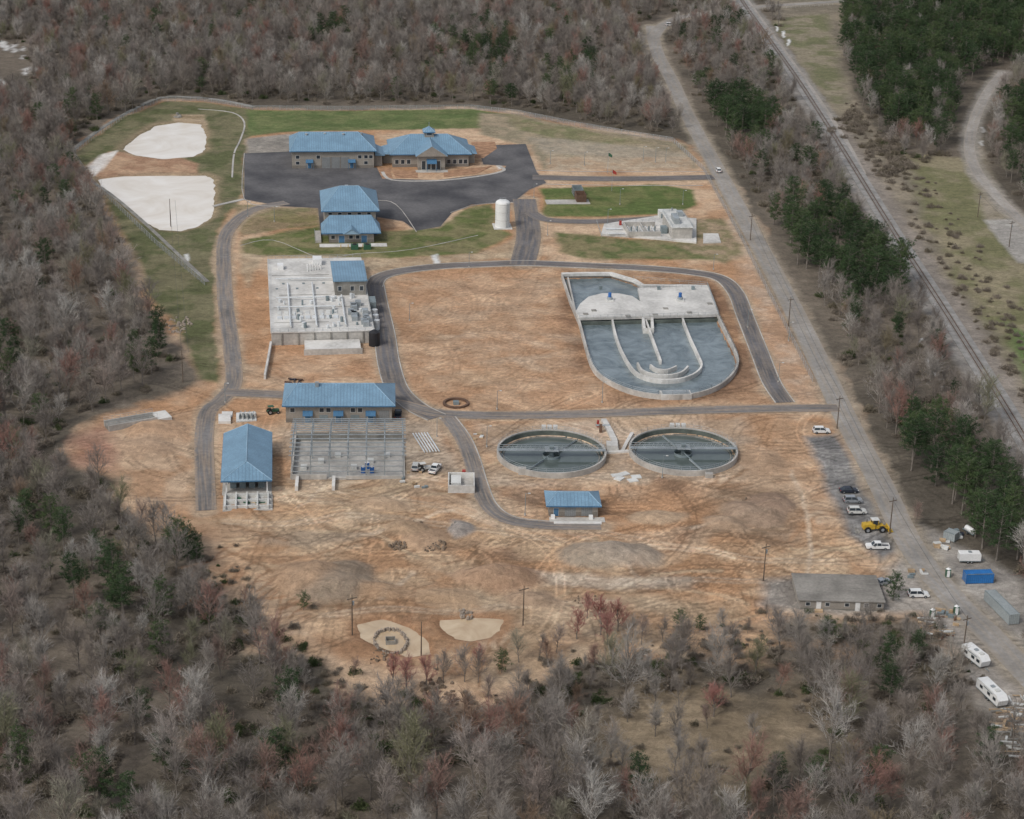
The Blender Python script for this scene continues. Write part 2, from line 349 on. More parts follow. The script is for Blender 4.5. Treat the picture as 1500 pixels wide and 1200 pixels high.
layer([(985,320),(1060,320),(1090,370),(1060,385),(990,360)],(.21,.185,.10),(.34,.26,.17),5,1.5,4)
layer([(352,352),(470,330),(560,338),(640,335),(668,318),(690,302),(725,300),(728,330),(748,345),(700,372),(560,380),(420,376),(355,372)],(.12,.14,.05),(.21,.19,.095),6,1.2,4)
layer([(352,372),(560,380),(700,372),(755,350),(760,378),(650,386),(560,398),(385,372),(360,420),(350,400)],(.35,.26,.17),(.44,.35,.24),6,1.2,3,.85)
layer([(340,300),(470,305),(468,330),(352,345)],(.14,.15,.065),(.24,.2,.12),5,1,3,.8)
layer([(126,243),(160,222),(200,222),(250,228),(292,240),(290,256),(140,262)],(.36,.22,.14),(.46,.31,.2),5,.8,2)
layer([(250,168),(300,168),(305,200),(260,190)],(.30,.23,.14),(.40,.31,.21),5,.8,2)
layer([(128,244),(150,226),(174,220),(152,246),(136,259)],(.62,.58,.53),(.7,.67,.62),5,.6,1)
layer([(830,1040),(1000,1000),(1180,1015),(1190,1090),(1020,1180),(840,1120)],(.22,.17,.11),(.32,.25,.165),10,5,18,.8)
SPARSE=[P(*q) for q in [(820,1050),(1000,1020),(1180,1035),(1200,1110),(1020,1190),(830,1120)]]
layer([(1110,-40),(1240,-40),(1235,90),(1262,160),(1290,205),(1330,235),(1430,240),(1500,330),(1600,450),(1700,800),(1500,620),(1380,430),(1250,235),(1180,110)],(.19,.165,.125),(.27,.23,.17),14,2,8,clear=True)
layer([(1330,225),(1420,235),(1500,335),(1600,450),(1650,700),(1500,545),(1400,420),(1345,290)],(.17,.165,.085),(.26,.225,.145),12,3,8)
layer([(1470,470),(1560,520),(1600,640),(1500,560)],(.11,.17,.055),(.15,.19,.08),8,2,5)
layer([(1130,30),(1210,20),(1240,150),(1260,190),(1200,130)],(.165,.165,.09),(.26,.225,.16),9,3,6)
layer([(1450,110),(1460,110),(1430,190),(1460,280),(1520,330),(1520,400),(1440,320),(1415,220)],(.24,.21,.15),(.30,.26,.2),8,2,4,clear=True)
layer([(1440,322),(1600,322),(1600,400),(1490,385)],(.33,.31,.28),(.40,.38,.34),8,1,2,clear=True)
def blotch(u,v,r):
    layer([(u+r*random.uniform(.3,1.3)*math.cos(t*.9),v+r*.8*random.uniform(.3,1.3)*math.sin(t*.9)) for t in range(7)],(.50,.49,.47),(.66,.66,.64),4,.8,7,.85)
for q in [(30,85,26),(12,125,20),(45,105,10),(14,420,12),(28,72,12),(5,60,14),(20,400,8)]:
    for k in range(3): blotch(q[0]+random.uniform(-1,1)*q[2],q[1]+random.uniform(-1,1)*q[2],random.uniform(3,9))
setclear([(-20,60),(50,65),(45,140),(-20,150)])
for q in [(1360,530,5),(1380,560,5),(1350,500,4),(1370,545,4),(1365,420,4),(1385,450,4),(1400,480,4),(1355,405,3),(1148,50,4),(1155,62,4),(1138,42,3),(1282,378,4),(270,378,5),(640,382,8),(780,255,5),(730,240,6),(1440,190,3),(1437,210,3)]:
    a,b_,r=q; layer([(a-r*.7,b_-r),(a+r*.2,b_-r*1.2),(a+r*.8,b_+r),(a,b_+r*1.4)],(.6,.6,.58),(.72,.72,.7),4,.5,2.5)
ROADS=[
 ('public_road','asphalt',[(955,38),(958,60),(966,85),(985,120),(1008,170),(1050,247),(1100,338),(1150,430),(1196,522),(1240,615),(1288,705),(1335,800),(1390,870),(1450,930),(1505,988),(1620,1110)],7.0,0),
 ('overpass_road','asphalt',[(956,58),(968,40),(990,28),(1030,20),(1110,10),(1220,3),(1330,-6)],7.0,0),
 ('west_plant_road','plantroad',[(420,297),(375,306),(345,325),(329,352),(328,400),(331,450),(339,510),(342,560),(325,585),(305,603),(299,640),(300,690),(302,748)],5.2,0),
 ('north_loop_road','plantroad_d',[(548,420),(556,407),(585,398),(640,391),(700,388),(770,386),(850,389),(940,393),(1010,399),(1055,408),(1078,430),(1092,465),(1112,515),(1130,560),(1150,590)],5.5,1),
 ('centre_plant_road','plantroad_d',[(548,418),(553,445),(563,490),(570,535),(583,572),(610,597),(640,612)],6.5,1),
 ('entrance_plant_road','plantroad_d',[(768,292),(772,320),(774,350),(765,388)],9,0),
 ('south_plant_road','plantroad',[(330,575),(400,578),(480,582),(575,590),(640,605),(720,609),(850,607),(1000,602),(1130,599),(1228,598)],5.6,0),
 ('clarifier_access_road','plantroad',[(655,612),(676,640),(690,672),(702,712),(716,742),(745,762),(800,770),(880,771)],4.6,1),
 ('east_access_road','plantroad_d',[(778,312),(800,322),(860,325),(930,322),(985,318)],5.5,0),
 ('gate_access_road','plantroad_d',[(780,260),(860,262),(940,262),(1045,260)],7,0),
 ('county_lane','gravelroad',[(1470,105),(1447,135),(1428,175),(1420,215),(1430,250),(1455,282),(1490,318),(1560,380)],5.0,0),
 ('rail_service_road','gravelroad',[(1092,0),(1128,50),(1182,125),(1232,200),(1262,255)],4.0,0)]
for nm,mt,px,w,k in ROADS:
    if mt in('asphalt',): pathlayer(px,w/2+1.6,(.28,.24,.185),(.35,.30,.23),6,1.5,4,.85,clear=w/2+6)
    elif mt=='gravelroad': pathlayer(px,w/2+1.5,(.28,.26,.23),(.34,.31,.27),6,1.5,3,.9,clear=w/2+(7 if nm=='county_lane' else 5))
    else: pathlayer(px,w/2+1.0,(.36,.28,.20),(.44,.35,.25),6,.9,2.5,.7,clear=w/2+1)
RAIL=[(1072,-30),(1086,0),(1118,46),(1165,112),(1208,178),(1250,245),(1312,345),(1380,450),(1440,545),(1498,640),(1620,850)]
pathlayer(RAIL,6.5,(.22,.205,.185),(.29,.27,.245),6,1.5,3,.95,clear=9)
pathlayer([(a+14,b_-2) for a,b_ in RAIL[4:]],5,(.22,.19,.16),(.29,.25,.21),6,2,3,.8,clear=9)
LOT=[(358,225),(430,222),(430,246),(552,246),(560,262),(640,264),(735,253),(742,243),(708,241),(700,214),(770,211),(786,252),(800,268),(775,278),(752,296),(690,300),(662,312),(645,332),(610,338),(590,324),(552,318),(552,345),(470,345),(466,305),(410,302),(358,292)]
layer(LOT,(.16,.15,.14),(.22,.2,.18),6,.8,1,flat=True)
layer([(362,203),(430,196),(430,224),(360,226)],(.25,.23,.20),(.32,.29,.25),5,1,2,flat=True)
sitew=[P(*q) for q in SITE]
TM=np.ones_like(GX)
def splat(x,y,f):
    i=int(np.searchsorted(gx,x)); j=int(np.searchsorted(gy,y))
    if 0<i<len(gx) and 0<j<len(gy) and TM[j,i]==1.0: TM[j,i]=f
def arc(x,y,h,L,k,f,gauge=2.0):
    s=0
    while s<L:
        for g in (-gauge/2,gauge/2): splat(x-math.sin(h)*g,y+math.cos(h)*g,f)
        x+=math.cos(h)*.35; y+=math.sin(h)*.35; h+=k*.35; s+=.35
    return x,y,h
for t in range(520):
    if t%3==0: u,v=random.uniform(590,830),random.uniform(410,590)
    else: u,v=random.uniform(330,1260),random.uniform(640,930)
    x,y=P(u,v); h=random.gauss(0,.6)+random.choice([0,math.pi,0,1.4]); f=random.choice([.66,.72,.78,.84,.9,1.14,1.24])
    if t%3==0: f=1-(1-f)*.6
    k=random.uniform(-.03,.03)
    for _ in range(random.randint(1,3)):
        x,y,h=arc(x,y,h,random.uniform(12,45),k,f); k=random.uniform(-.06,.06)
cx,cy=P(742,492)
for r in (3,5,7,8.5): arc(cx+r,cy,math.pi/2,2*math.pi*r,1/r,.78)
for x0 in (610,650,700,760,800): 
    x,y=P(x0,590); arc(x,y,1.6,90,random.uniform(-.006,.006),.82)
COL*=TM[...,None]
streak=fbm(GX*.6+GY*.1,GY*1.2,7,77)
S=sl(sitew,5); dm=np.clip(sdf(sitew,GX[S],GY[S])/4,0,1)
COL[S]*=(1+(streak[S]-.5)*.3*dm)[...,None]
def pond(px,depth=1.4):
    poly=[P(*q) for q in px]; S=sl(poly,6); d=sdf(poly,GX[S]+W2X[S]*2,GY[S]+WY[S]*2); Z[S]=np.minimum(Z[S],-sst(d,-2.5,2.5)*depth); CLEAR[S]|=d>-4; return poly
Z2=(fbm(GX,GY,8,61,5)-.5)*1.1; low=sst(-(GY-P(750,700)[1]),-10,15)
m0=np.zeros_like(GX); m0[S]=dm; Z+=Z2*m0*FLAT*(.35+.9*low)
MND=[(485,852,10,9,2.8,(.27,.215,.16)),(440,845,7,7,1.8,(.37,.25,.16)),(735,850,9,7,2.4,(.35,.22,.14)),(700,846,6,5,1.4,(.39,.26,.17)),(880,812,9,7,1.8,(.32,.27,.21)),(925,812,8,6,1.7,(.34,.28,.22)),(1100,750,8,7,1.2,(.27,.195,.14)),(1060,770,6,5,1.1,(.35,.25,.17)),(1130,735,6,6,1.3,(.30,.21,.15)),(230,630,8,8,1.8,(.42,.28,.18)),(215,655,9,7,1.2,(.44,.31,.21)),(672,775,4,5,1.4,(.30,.28,.26)),(620,790,6,5,1.1,(.38,.26,.17)),(590,775,5,4,1.2,(.40,.28,.18)),(1120,680,6,8,.8,(.38,.26,.17)),(1255,650,4,5,.6,(.3,.26,.22)),(560,740,7,4,.8,(.46,.33,.22)),(790,880,8,4,1.2,(.31,.22,.15)),(650,880,8,4,1.0,(.40,.28,.18)),(960,760,7,4,.9,(.42,.31,.21)),(560,870,7,4,1.0,(.36,.24,.15))]
for u,v,rx,ry,h,c in MND:
    x,y=P(u,v); S=sl([(x-rx*1.6,y-ry*1.6),(x+rx*1.6,y+ry*1.6)],2)
    r=np.sqrt(((GX[S]-x+WX[S]*8)/rx)**2+((GY[S]-y+WY[S]*8)/ry)**2)
    m_=1-sst(r,.25,1.15); Z[S]+=h*m_*(.6+.8*n2[S])*FLAT[S]
    a=(1-sst(r,.8,1.25))[...,None]*.85; COL[S]=COL[S]*(1-a)+C(*c)*(.7+.6*n2[S])[...,None]*a
PONDS=[('silt_pond','wsilt',[(180,217),(200,200),(230,183),(262,178),(292,181),(300,195),(300,218),(280,228),(240,231),(200,226)]),
 ('silt_pond','wsilt',[(142,262),(180,257),(300,256),(312,262),(313,300),(308,318),(290,330),(265,337),(235,335),(210,322),(180,295),(155,275)]),
 ('muddy_pond','wmud',[(522,912),(560,906),(600,918),(622,938),(628,955),(600,960),(575,950),(545,938),(528,928)]),
 ('muddy_pond','wmud',[(643,908),(690,903),(735,906),(732,920),(715,930),(690,935),(665,932)])]
for nm,mt,px in PONDS:
    poly=pond(px); cx=sum(p[0] for p in poly)/len(poly); cy=sum(p[1] for p in poly)/len(poly)
    big=[(cx+(p[0]-cx)*1.12,cy+(p[1]-cy)*1.12) for p in poly]
    o=Obj(nm,xy=(cx,cy),yaw=0,z=-.55); big=catmull([o.L(p) for p in big],4,True)
    o.p('water',mt).face([(a,b_,0) for a,b_ in big]); o.done()
    S=sl(poly,10); d=sdf(poly,GX[S],GY[S])+WX[S]*5; a=(np.exp(-((d+.6)/2.4)**2)*.8)[...,None]; COL[S]=COL[S]*(1-a)+(C(.30,.23,.15) if nm=='silt_pond' else C(.30,.17,.095))*a
BAS=[(823,401),(836,440),(849,470),(858,505),(866,530),(878,547),(903,562),(935,573),(975,578),(1015,576),(1050,565),(1072,548),(1081,530),(1078,515),(1066,490),(1052,462),(1045,440),(1036,418),(942,417),(928,409),(895,399)]
basw=[P(a,b_,1.6) for a,b_ in BAS]
basw=basw[:3]+catmull(basw[3:15],4)+basw[15:]
S=sl(basw,3); d=sdf(basw,GX[S],GY[S]); Z[S]=np.where(d>1.0,-6,np.where(d>-3,0,Z[S]))
CL=[(808,660),(1001,657)]; CR=14.6
for u,v in CL:
    x,y=P(u,v,1.6); r=np.hypot(GX-x,GY-y); mk=(r<CR+6); Z[mk]=0; Z[r<CR-1.0]=-6
ny,nx=GX.shape
me=bpy.data.meshes.new('ground'); co=np.stack([GX,GY,Z],-1).reshape(-1,3).astype(np.float32)
idx=np.arange(ny*nx).reshape(ny,nx); q=np.stack([idx[:-1,:-1],idx[:-1,1:],idx[1:,1:],idx[1:,:-1]],-1).reshape(-1,4)
me.vertices.add(len(co)); me.vertices.foreach_set('co',co.ravel()); me.loops.add(q.size); me.loops.foreach_set('vertex_index',q.ravel().astype(np.int32))
me.polygons.add(len(q)); me.polygons.foreach_set('loop_start',np.arange(0,q.size,4,dtype=np.int32)); me.polygons.foreach_set('loop_total',np.full(len(q),4,dtype=np.int32))
me.polygons.foreach_set('use_smooth',np.ones(len(q),bool)); me.update(calc_edges=True)
ca=me.color_attributes.new('soil','FLOAT_COLOR','POINT'); ca.data.foreach_set('color',np.concatenate([np.clip(COL,0.01,.9),np.ones(GX.shape+(1,))],-1).astype(np.float32).ravel())
m,nt,b=newmat('ground_soil_and_grass'); at=N(nt,'ShaderNodeAttribute',attribute_name='soil'); co_=N(nt,'ShaderNodeTexCoord').outputs['Object']
a1=noise(nt,co_,.55,7,.68,1.0); a2=noise(nt,co_,4,5,.65,.5); mp=N(nt,'ShaderNodeMapping'); mp.inputs['Scale'].default_value=(.5,.9,1); mp.inputs['Rotation'].default_value=(0,0,.4); nt.links.new(co_,mp.inputs[0]); a3=noise(nt,mp.outputs[0],.16,6,.7,2.0)
col=mixc(nt,.8,at.outputs['Color'],ramp(nt,a1,[(.28,.30),(.72,.68)]),'OVERLAY'); col=mixc(nt,.55,col,ramp(nt,a2,[(.3,.3),(.7,.7)]),'OVERLAY'); col=mixc(nt,.6,col,ramp(nt,a3,[(.35,.36),(.65,.63)]),'OVERLAY')
nt.links.new(col,b.inputs['Base Color']); b.inputs['Roughness'].default_value=.95; b.inputs['Specular IOR Level'].default_value=.15
bp=N(nt,'ShaderNodeBump'); bp.inputs['Strength'].default_value=1; bp.inputs['Distance'].default_value=.3; nt.links.new(a1,bp.inputs['Height']); nt.links.new(bp.outputs[0],b.inputs['Normal'])
me.materials.append(m); link(bpy.data.objects.new('ground',me))
# ---------------------------------------------------------------- roads
def strip(name,mt,path,w,z):
    o=Obj(name,xy=path[0],yaw=0); p=o.p('surface',mt); n=len(path); L=[];R=[];D=[0]
    for i in range(n):
        a=Vector(path[max(0,i-1)]);c=Vector(path[min(n-1,i+1)]);t=(c-a).normalized();nn=Vector((-t.y,t.x));q_=Vector(path[i])
        L.append(o.L(q_+nn*w/2));R.append(o.L(q_-nn*w/2))
        if i: D.append(D[-1]+(Vector(path[i])-Vector(path[i-1])).length)
    for i in range(n-1):
        p.face([(R[i][0],R[i][1],z),(R[i+1][0],R[i+1][1],z),(L[i+1][0],L[i+1][1],z),(L[i][0],L[i][1],z)])
        p.uv[-4:]=[(0,D[i]),(0,D[i+1]),(1,D[i+1]),(1,D[i])]
    return o,p
for i,(nm,mt,px,w,k) in enumerate(ROADS):
    path=catmull([P(*q_) for q_ in px],8); o,p=strip(nm,mt,path,w,.07+.006*i)
    if k:
        kp=o.p('kerb','conc'); lp=[o.L(q_) for q_ in path]
        kp.wall(lp,.3,0,.2,side=w/2+.1)
        if nm!='clarifier_access_road': kp.wall(lp,.3,0,.2,side=-w/2-.1)
    o.done()
o=Obj('asphalt_lot',xy=P(*LOT[0]),yaw=0); o.p('surface','lot').face([(a,b_,.055) for a,b_ in o.px(LOT)]); o.done()
rp=catmull([P(*q_) for q_ in RAIL],8); rv=[Vector(p_) for p_ in rp]
o,p=strip('railway_track','ballast',rp,5.0,.25)
lp=[o.L(q_) for q_ in rp]
o.p('ballast_shoulder','ballast').wall(lp,6.2,-.1,.2)
for g in (-.72,.72): o.p('rail','rust').wall(lp,.14,.3,.52,side=g)
tp=o.p('ties','tie'); acc=0
for i in range(len(rv)-1):
    a,b_=rv[i],rv[i+1]; L_=(b_-a).length; t=(b_-a)/L_ ; nn=Vector((-t.y,t.x)); s=acc
    while s<L_:
        c=a+t*s; q_=[o.L(c+nn*1.3-t*.12),o.L(c-nn*1.3-t*.12),o.L(c-nn*1.3+t*.12),o.L(c+nn*1.3+t*.12)]; tp.prism(q_,.24,.29); s+=1.0
    acc=s-L_
o.done()
def slab(name,px,mt='conc',h=.12):
    o=Obj(name,*px[0]); o.p('slab',mt).prism(o.px(px),-.2,h); return o.done()
def path(name,px,w,mt='conc',h=.1,n=4):
    o=Obj(name,*px[0]); o.p('slab',mt).wall(catmull(o.px(px),n),w,-.1,h); return o.done()
path('drainage_flume',[(120,258),(160,283),(210,325),(260,372),(304,413)],1.4,'concd')
path('gravel_path',[(104,222),(140,194),(185,166),(235,143),(285,143),(330,148),(372,157)],2.2,'concd',.08)
path('concrete_path',[(313,302),(357,292)],1.8,'conc')
path('gravel_path',[(290,160),(340,165),(358,180),(352,205),(343,225),(340,260)],.7,'conc')
path('gravel_path',[(352,360),(400,352),(470,378),(520,372),(600,366),(700,345)],.3,'conc')
def fence(px,h=2.0,sp=3.0,name='chain_link_fence'):
    o=Obj(name,*px[0]); pts=[Vector(q_) for q_ in o.px(px)]
    for a,b_ in zip(pts,pts[1:]):
        L_=(b_-a).length; n=max(1,int(L_/sp))
        for k in range(n+1):
            c=a+(b_-a)*k/n; o.p('posts','steel').tube((c.x,c.y,0),(c.x,c.y,h+.1),.05,n=4)
        o.p('rail','steel').tube((a.x,a.y,h),(b_.x,b_.y,h),.035,n=4)
        o.p('fabric','chain').face([(a.x,a.y,.05),(b_.x,b_.y,.05),(b_.x,b_.y,h),(a.x,a.y,h)])
    o.done()
fence([(107,226),(145,198),(185,171),(235,149),(290,148),(330,153),(370,161),(500,162),(690,160),(760,168),(850,186),(920,198),(985,208),(1030,250),(1085,350),(1140,460),(1190,560)])
fence([(107,226),(135,268),(180,312),(230,360),(300,418)])
# ---------------------------------------------------------------- buildings helpers
def hip(o,x0,x1,y0,y1,z,rise,hl,hr,part='roof',alongy=False,fascia=True):
    p=o.p(part,'roof'); rc=o.p('ridge_cap','ridge')
    if alongy:
        xm=(x0+x1)/2; A,B,Cc,D_=(x0,y0,z),(x1,y0,z),(x1,y1,z),(x0,y1,z); R0=(xm,y0+hl,z+rise); R1=(xm,y1-hr,z+rise)
        p.face([B,Cc,R1,R0]); p.face([D_,A,R0,R1]); (p if hl>0 else o.p('gable','block')).face([A,B,R0]); (p if hr>0 else o.p('gable','block')).face([Cc,D_,R1])
    else:
        ym=(y0+y1)/2; A,B,Cc,D_=(x0,y0,z),(x1,y0,z),(x1,y1,z),(x0,y1,z); R0=(x0+hl,ym,z+rise); R1=(x1-hr,ym,z+rise)
        p.face([A,B,R1,R0]); p.face([Cc,D_,R0,R1]); (p if hl>0 else o.p('gable','block')).face([D_,A,R0]); (p if hr>0 else o.p('gable','block')).face([B,Cc,R1])
    rc.tube(R0,R1,.14)
    ends=((A,R0),(D_,R0),(B,R1),(Cc,R1)) if not alongy else ((A,R0),(B,R0),(Cc,R1),(D_,R1))
    for e,r in ends: rc.tube(e,r,.10)
    if fascia:
        o.p('fascia','trimblue').wall([(x0,y0),(x1,y0),(x1,y1),(x0,y1)],.12,z-.35,z-.01,True)
        o.p('soffit','concd').face([(x0+.1,y0+.1,z-.2),(x0+.1,y1-.1,z-.2),(x1-.1,y1-.1,z-.2),(x1-.1,y0+.1,z-.2)])
def win(o,x,z,w,h,y=0,mull=1):
    o.p('window_frame','frame').box(x-.08,x+w+.08,y-.06,y-.002,z-.08,z+h+.08)
    n=mull
    for k in range(n): o.p('window_glass','glass').box(x+w*k/n+.05,x+w*(k+1)/n-.05,y-.075,y-.05,z+.05,z+h-.05)
def door(o,x,w,h,mt='trimblue',y=0): 
    o.p('door_frame','frame').box(x-.1,x+w+.1,y-.06,y-.002,0,h+.1); o.p('door',mt).box(x,x+w,y-.09,y-.055,.05,h)
def canopy(o,x,w,z,d=1.8,y=0):
    p=o.p('canopy','trimblue'); p.face([(x,y-d,z),(x+w,y-d,z),(x+w,y,z+d*.5),(x,y,z+d*.5)]); p.face([(x,y-d,z),(x,y,z+d*.5),(x,y,z)]); p.face([(x+w,y-d,z),(x+w,y,z),(x+w,y,z+d*.5)])
    p.box(x,x+w,y-d-.02,y-.1,z-.15,z-.01)
    for xx in (x+.1,x+w-.1): o.p('canopy_post','trimblue').tube((xx,y-d+.1,0),(xx,y-d+.1,z),.08)
def shell(o,w,D,h,x=0,y=0):
    o.p('walls','block').box(x,x+w,y,y+D,-.5,h-.2)
    o.p('wainscot','block2').wall([(x,y),(x+w,y),(x+w,y+D),(x,y+D)],.08,-.5,1.2,True)
o=Obj('maintenance_building',428,247); w=33;D=22
shell(o,w,D,7.4); hip(o,-1,w+1,-1,D+1,7.4,4.8,4,7)
for x in (12,15.8,19.6): o.p('overhead_door','ohd').box(x,x+3.4,-.08,-.003,0,4.6); o.p('door_surround','block2').box(x-.25,x,-.1,-.003,0,4.8)
canopy(o,5.5,3,2.8); door(o,6.3,1.4,2.3); canopy(o,22.5,3,2.8); door(o,23.3,1.4,2.3)
for x in (1.5,9.8,26.5,29,31): win(o,x,4.0,1.5,1.4)
for x in (1.5,29): win(o,x,1.6,1.5,1.3)
for k in range(4): o.p('roof_vent','steel').cyl(6+k*7.5,9.2+(k%2),9.5,11.9,.45,n=8); o.p('roof_vent','steel').cyl(6+k*7.5,9.2+(k%2),11.9,12.2,.75,.2,n=8)
o.p('annex_walls','block').box(w,w+3.5,3,14,-.5,4.4); p=o.p('annex_roof','roof'); p.face([(w+4.6,2,4.5),(w+4.6,15,4.5),(w+.5,15,6.4),(w+.5,2,6.4)]); p.face([(w+.5,2,6.4),(w+.5,2,4.5),(w+4.6,2,4.5)])
o.done()
o=Obj('administration_building',575,245); w=31;D=21
shell(o,w,D,5.6); hip(o,-1.2,w+1.2,-1.2,D+1.2,5.6,5.4,9,9)
shell(o,11,6,6.0,10,-5); hip(o,9,22,-6.4,D/2,6.05,4.2,0.0,0.01,'entrance_roof',True,fascia=False)
o.p('entrance_gable','block').face([(10,-5.05,5.8),(21,-5.05,5.8),(15.5,-5.05,9.5)])
for x in (11.5,13.5,15.5,17.5): win(o,x,.3,1.6,3.6,-5.05)
canopy(o,13.5,4,3.4,2.6,-5.05)
for x in (1,3.4,5.8,22.2,24.6,27,29): win(o,x,1.3,1.5,1.8)
o.p('wing_walls','block').box(-3.5,0,6,16,-.5,4); o.p('wing_walls','block').box(w,w+3,5,15,-.5,4)
for x0,x1 in ((-4.4,.6),(w-.6,w+4)):
    p=o.p('wing_roof','roof'); s_=-1 if x0<0 else 1; xo,xi=(x0,x1) if s_<0 else (x1,x0)
    q_=[(xo,4.5,4.1),(xo,17,4.1),(xi,14,6.4),(xi,7.5,6.4)]; p.face(q_ if s_>0 else q_[::-1]); p.face([(xo,4.5,4.1),(xi,7.5,6.4),(xi,4.5,4.1)] if s_>0 else [(xi,4.5,4.1),(xi,7.5,6.4),(xo,4.5,4.1)])
o.p('cupola','block').box(13.6,17.4,8.6,12.4,9,12.4); hip(o,13,18,8,13,12.4,1.8,2.4,2.4,'cupola_roof'); win(o,14.4,11.0,2.2,1.0,8.6)
o.p('finial','steel').cyl(15.5,10.5,14,16,.1,n=6)
o.p('plinth','conc').box(9,22,-8.5,-5.1,-.2,.14)
o.done()
slab('planting_bed',[(553,247),(571,246),(575,262),(560,262)],'mulch',.1)
slab('planting_bed',[(690,208),(725,208),(728,218),(708,232),(695,232)],'mulch',.08)
slab('planting_bed',[(575,250),(612,251),(612,261),(580,261)],'mulch',.10); slab('planting_bed',[(650,251),(700,246),(722,243),(700,254),(650,260)],'mulch',.10)
path('sidewalk',[(560,252),(575,264),(640,265),(705,258),(738,250),(730,243)],1.4,'conc',.13)
o=Obj('kerb',560,262)
for pxs in ([(470,298),(545,294),(580,300),(610,340)],[(660,312),(700,300),(752,297)],[(358,225),(358,292),(410,303)],[(786,250),(870,252),(1035,252)],[(795,270),(900,272),(1030,272)]):
    o.p('kerb','conc').wall(catmull(o.px(pxs),4),.25,0,.2)
o.done()
o=Obj('blower_building',476,356); 
shell(o,16,10.5,4.0,1.5,0); p=o.p('front_roof','roof')
p.face([(-1.2,-1.3,4),(20,-1.3,4),(17,9,7.6),(2,9,7.6)]); p.face([(20,-1.3,4),(20,10.6,4),(17,9,7.6)]); p.face([(-1.2,10.6,4),(-1.2,-1.3,4),(2,9,7.6)])
o.p('fascia','trimblue').wall([(-1.2,10),(-1.2,-1.3),(20,-1.3),(20,10)],.12,3.65,3.99)
p=o.p('porch_roof','ridge'); p.face([(6.5,-2.6,3.9),(12.5,-2.6,3.9),(9.5,-2.6,5.7)]); p=o.p('porch_gable_roof','roof'); p.face([(12.6,-2.8,3.9),(12.6,3,4.2),(9.5,6,5.8),(9.5,-2.8,5.8)]); p.face([(6.4,3,4.2),(6.4,-2.8,3.9),(9.5,-2.8,5.8),(9.5,6,5.8)])
shell(o,18.5,24,8.8,.2,10.5); hip(o,-1,20,9.6,36,8.9,5.6,7,7,'back_roof',False)
door(o,5,2,2.6); door(o,13,2,2.6)
for x in (2.2,8.6,11): win(o,x,1.4,1.4,1.4)
for x in (1.5,5,8.5,12,15.5): win(o,x,7.2,1.4,.9,10.5)
for k in range(8): o.p('handrail','steel').tube((-3.5+k*.01,k*2-1,0),(-3.5+k*.01,k*2-1,1.1),.05,n=4)
o.p('handrail','steel').tube((-3.5,-1,1.1),(-3.5,13,1.1),.05,n=4); o.p('side_landing','conc').box(-3.3,-1.3,0,12,-.1,.9)
o.p('apron','concw').box(-2,22,-5,-1.4,-.2,.13)
o.p('roof_hatch','steel').box(8,9.2,25,26.2,12,14.0)
for x in (9,13.5): o.p('ac_unit','greenp').box(x,x+2.6,-8.5,-6.4,.0,1.7); o.p('ac_fan','black').cyl(x+1.3,-7.4,1.7,1.85,.8)
for k in range(5): o.p('bollard','yellow').cyl(5.5+k*2.6,-5.5,0,1.1,.12,n=6)
o.done()
o=Obj('membrane_tank_building',398,506,math.radians(8)); w=31.5;D=72;h=4.0
o.p('tank_walls','conc').prism([(0,0),(w,0),(w,D),(0,D)],-.5,h)
o.p('deck','concw').prism([(-.25,-.25),(w+.25,-.25),(w+.25,D+.25),(-.25,D+.25)],h+.002,h+.35)
for k in range(6): o.p('pilaster','concd').box(3+k*5,3.35+k*5,-.35,-.003,-.5,h-.05)
zt=h+.35
o.p('control_room_walls','concd').box(21,w-.5,33,52,zt,zt+4.8); o.p('control_room_roof','roof').prism([(20.4,32.4),(w,32.4),(w,53),(20.4,53)],zt+4.8,zt+5.2)
for x in (22,26,29): win(o,x,zt+1.5,1.2,1.6,33)
for x0,x1,y in ((1,18,8),(1,31,22),(3,20,34),(1,20,54)): o.p('deck_joint','concd').box(x0,x1,y,y+.35,zt+.002,zt+.06)
rs=random.Random(3)
for k in range(9):
    x=2+k*2.2; o.p('hatch','pipe').box(x,x+1.5,11,13.5,zt,zt+.35); o.p('hatch_lid','whited').box(x+.1,x+1.4,15,18.4,zt,zt+.25)
for x in (6,14,23): o.p('process_pipe','pipe').tube((x,3,zt+.8),(x,31 if x>20 else 44,zt+.8),.28,n=8)
for y in (20,29,48): o.p('process_pipe','pipe').tube((2,y,zt+1.0),(20.5,y,zt+1.0),.25,n=8)
for k in range(34):
    x=rs.uniform(2,30); y=rs.uniform(2,31); hh=rs.uniform(.7,1.8); o.p('pump' if k%3 else 'valve','pipe' if k%3 else 'steeld').cyl(x,y,zt,zt+hh,rs.uniform(.3,.6),n=8)
for k in range(12):
    x=rs.uniform(23,30); y=rs.uniform(2,29); o.p('blower','steel').box(x,x+1.8,y,y+2.5,zt,zt+1.5)
for k in range(6): o.p('vent_stack','white').cyl(13+k*.9,58+k*.4,zt,zt+2.5,.25,n=6)
for k in range(8): o.p('floor_drain_cover','steeld').box(2+k*2.2,2.8+k*2.2,40+(k%3)*5,41.2+(k%3)*5,zt+.002,zt+.12)
o.p('roof_unit','white').box(15,18,64,68,zt,zt+2.2); o.p('roof_unit','white').box(3,5,60,63,zt,zt+1.6); o.p('roof_unit','whited').box(24,27,60,62,zt,zt+1.2)
o.p('black_tank','black').cyl(31.5,-2.0,0,4.4,1.7,n=16); o.p('black_tank','black').cyl(31.5,-2,4.4,5.1,1.7,.5,n=16)
o.p('pad','concw').box(10,27,-9,-.5,-.2,1.6); o.p('pad_wall','conc').box(9.6,27.4,-9.4,-9.05,-.2,1.9)
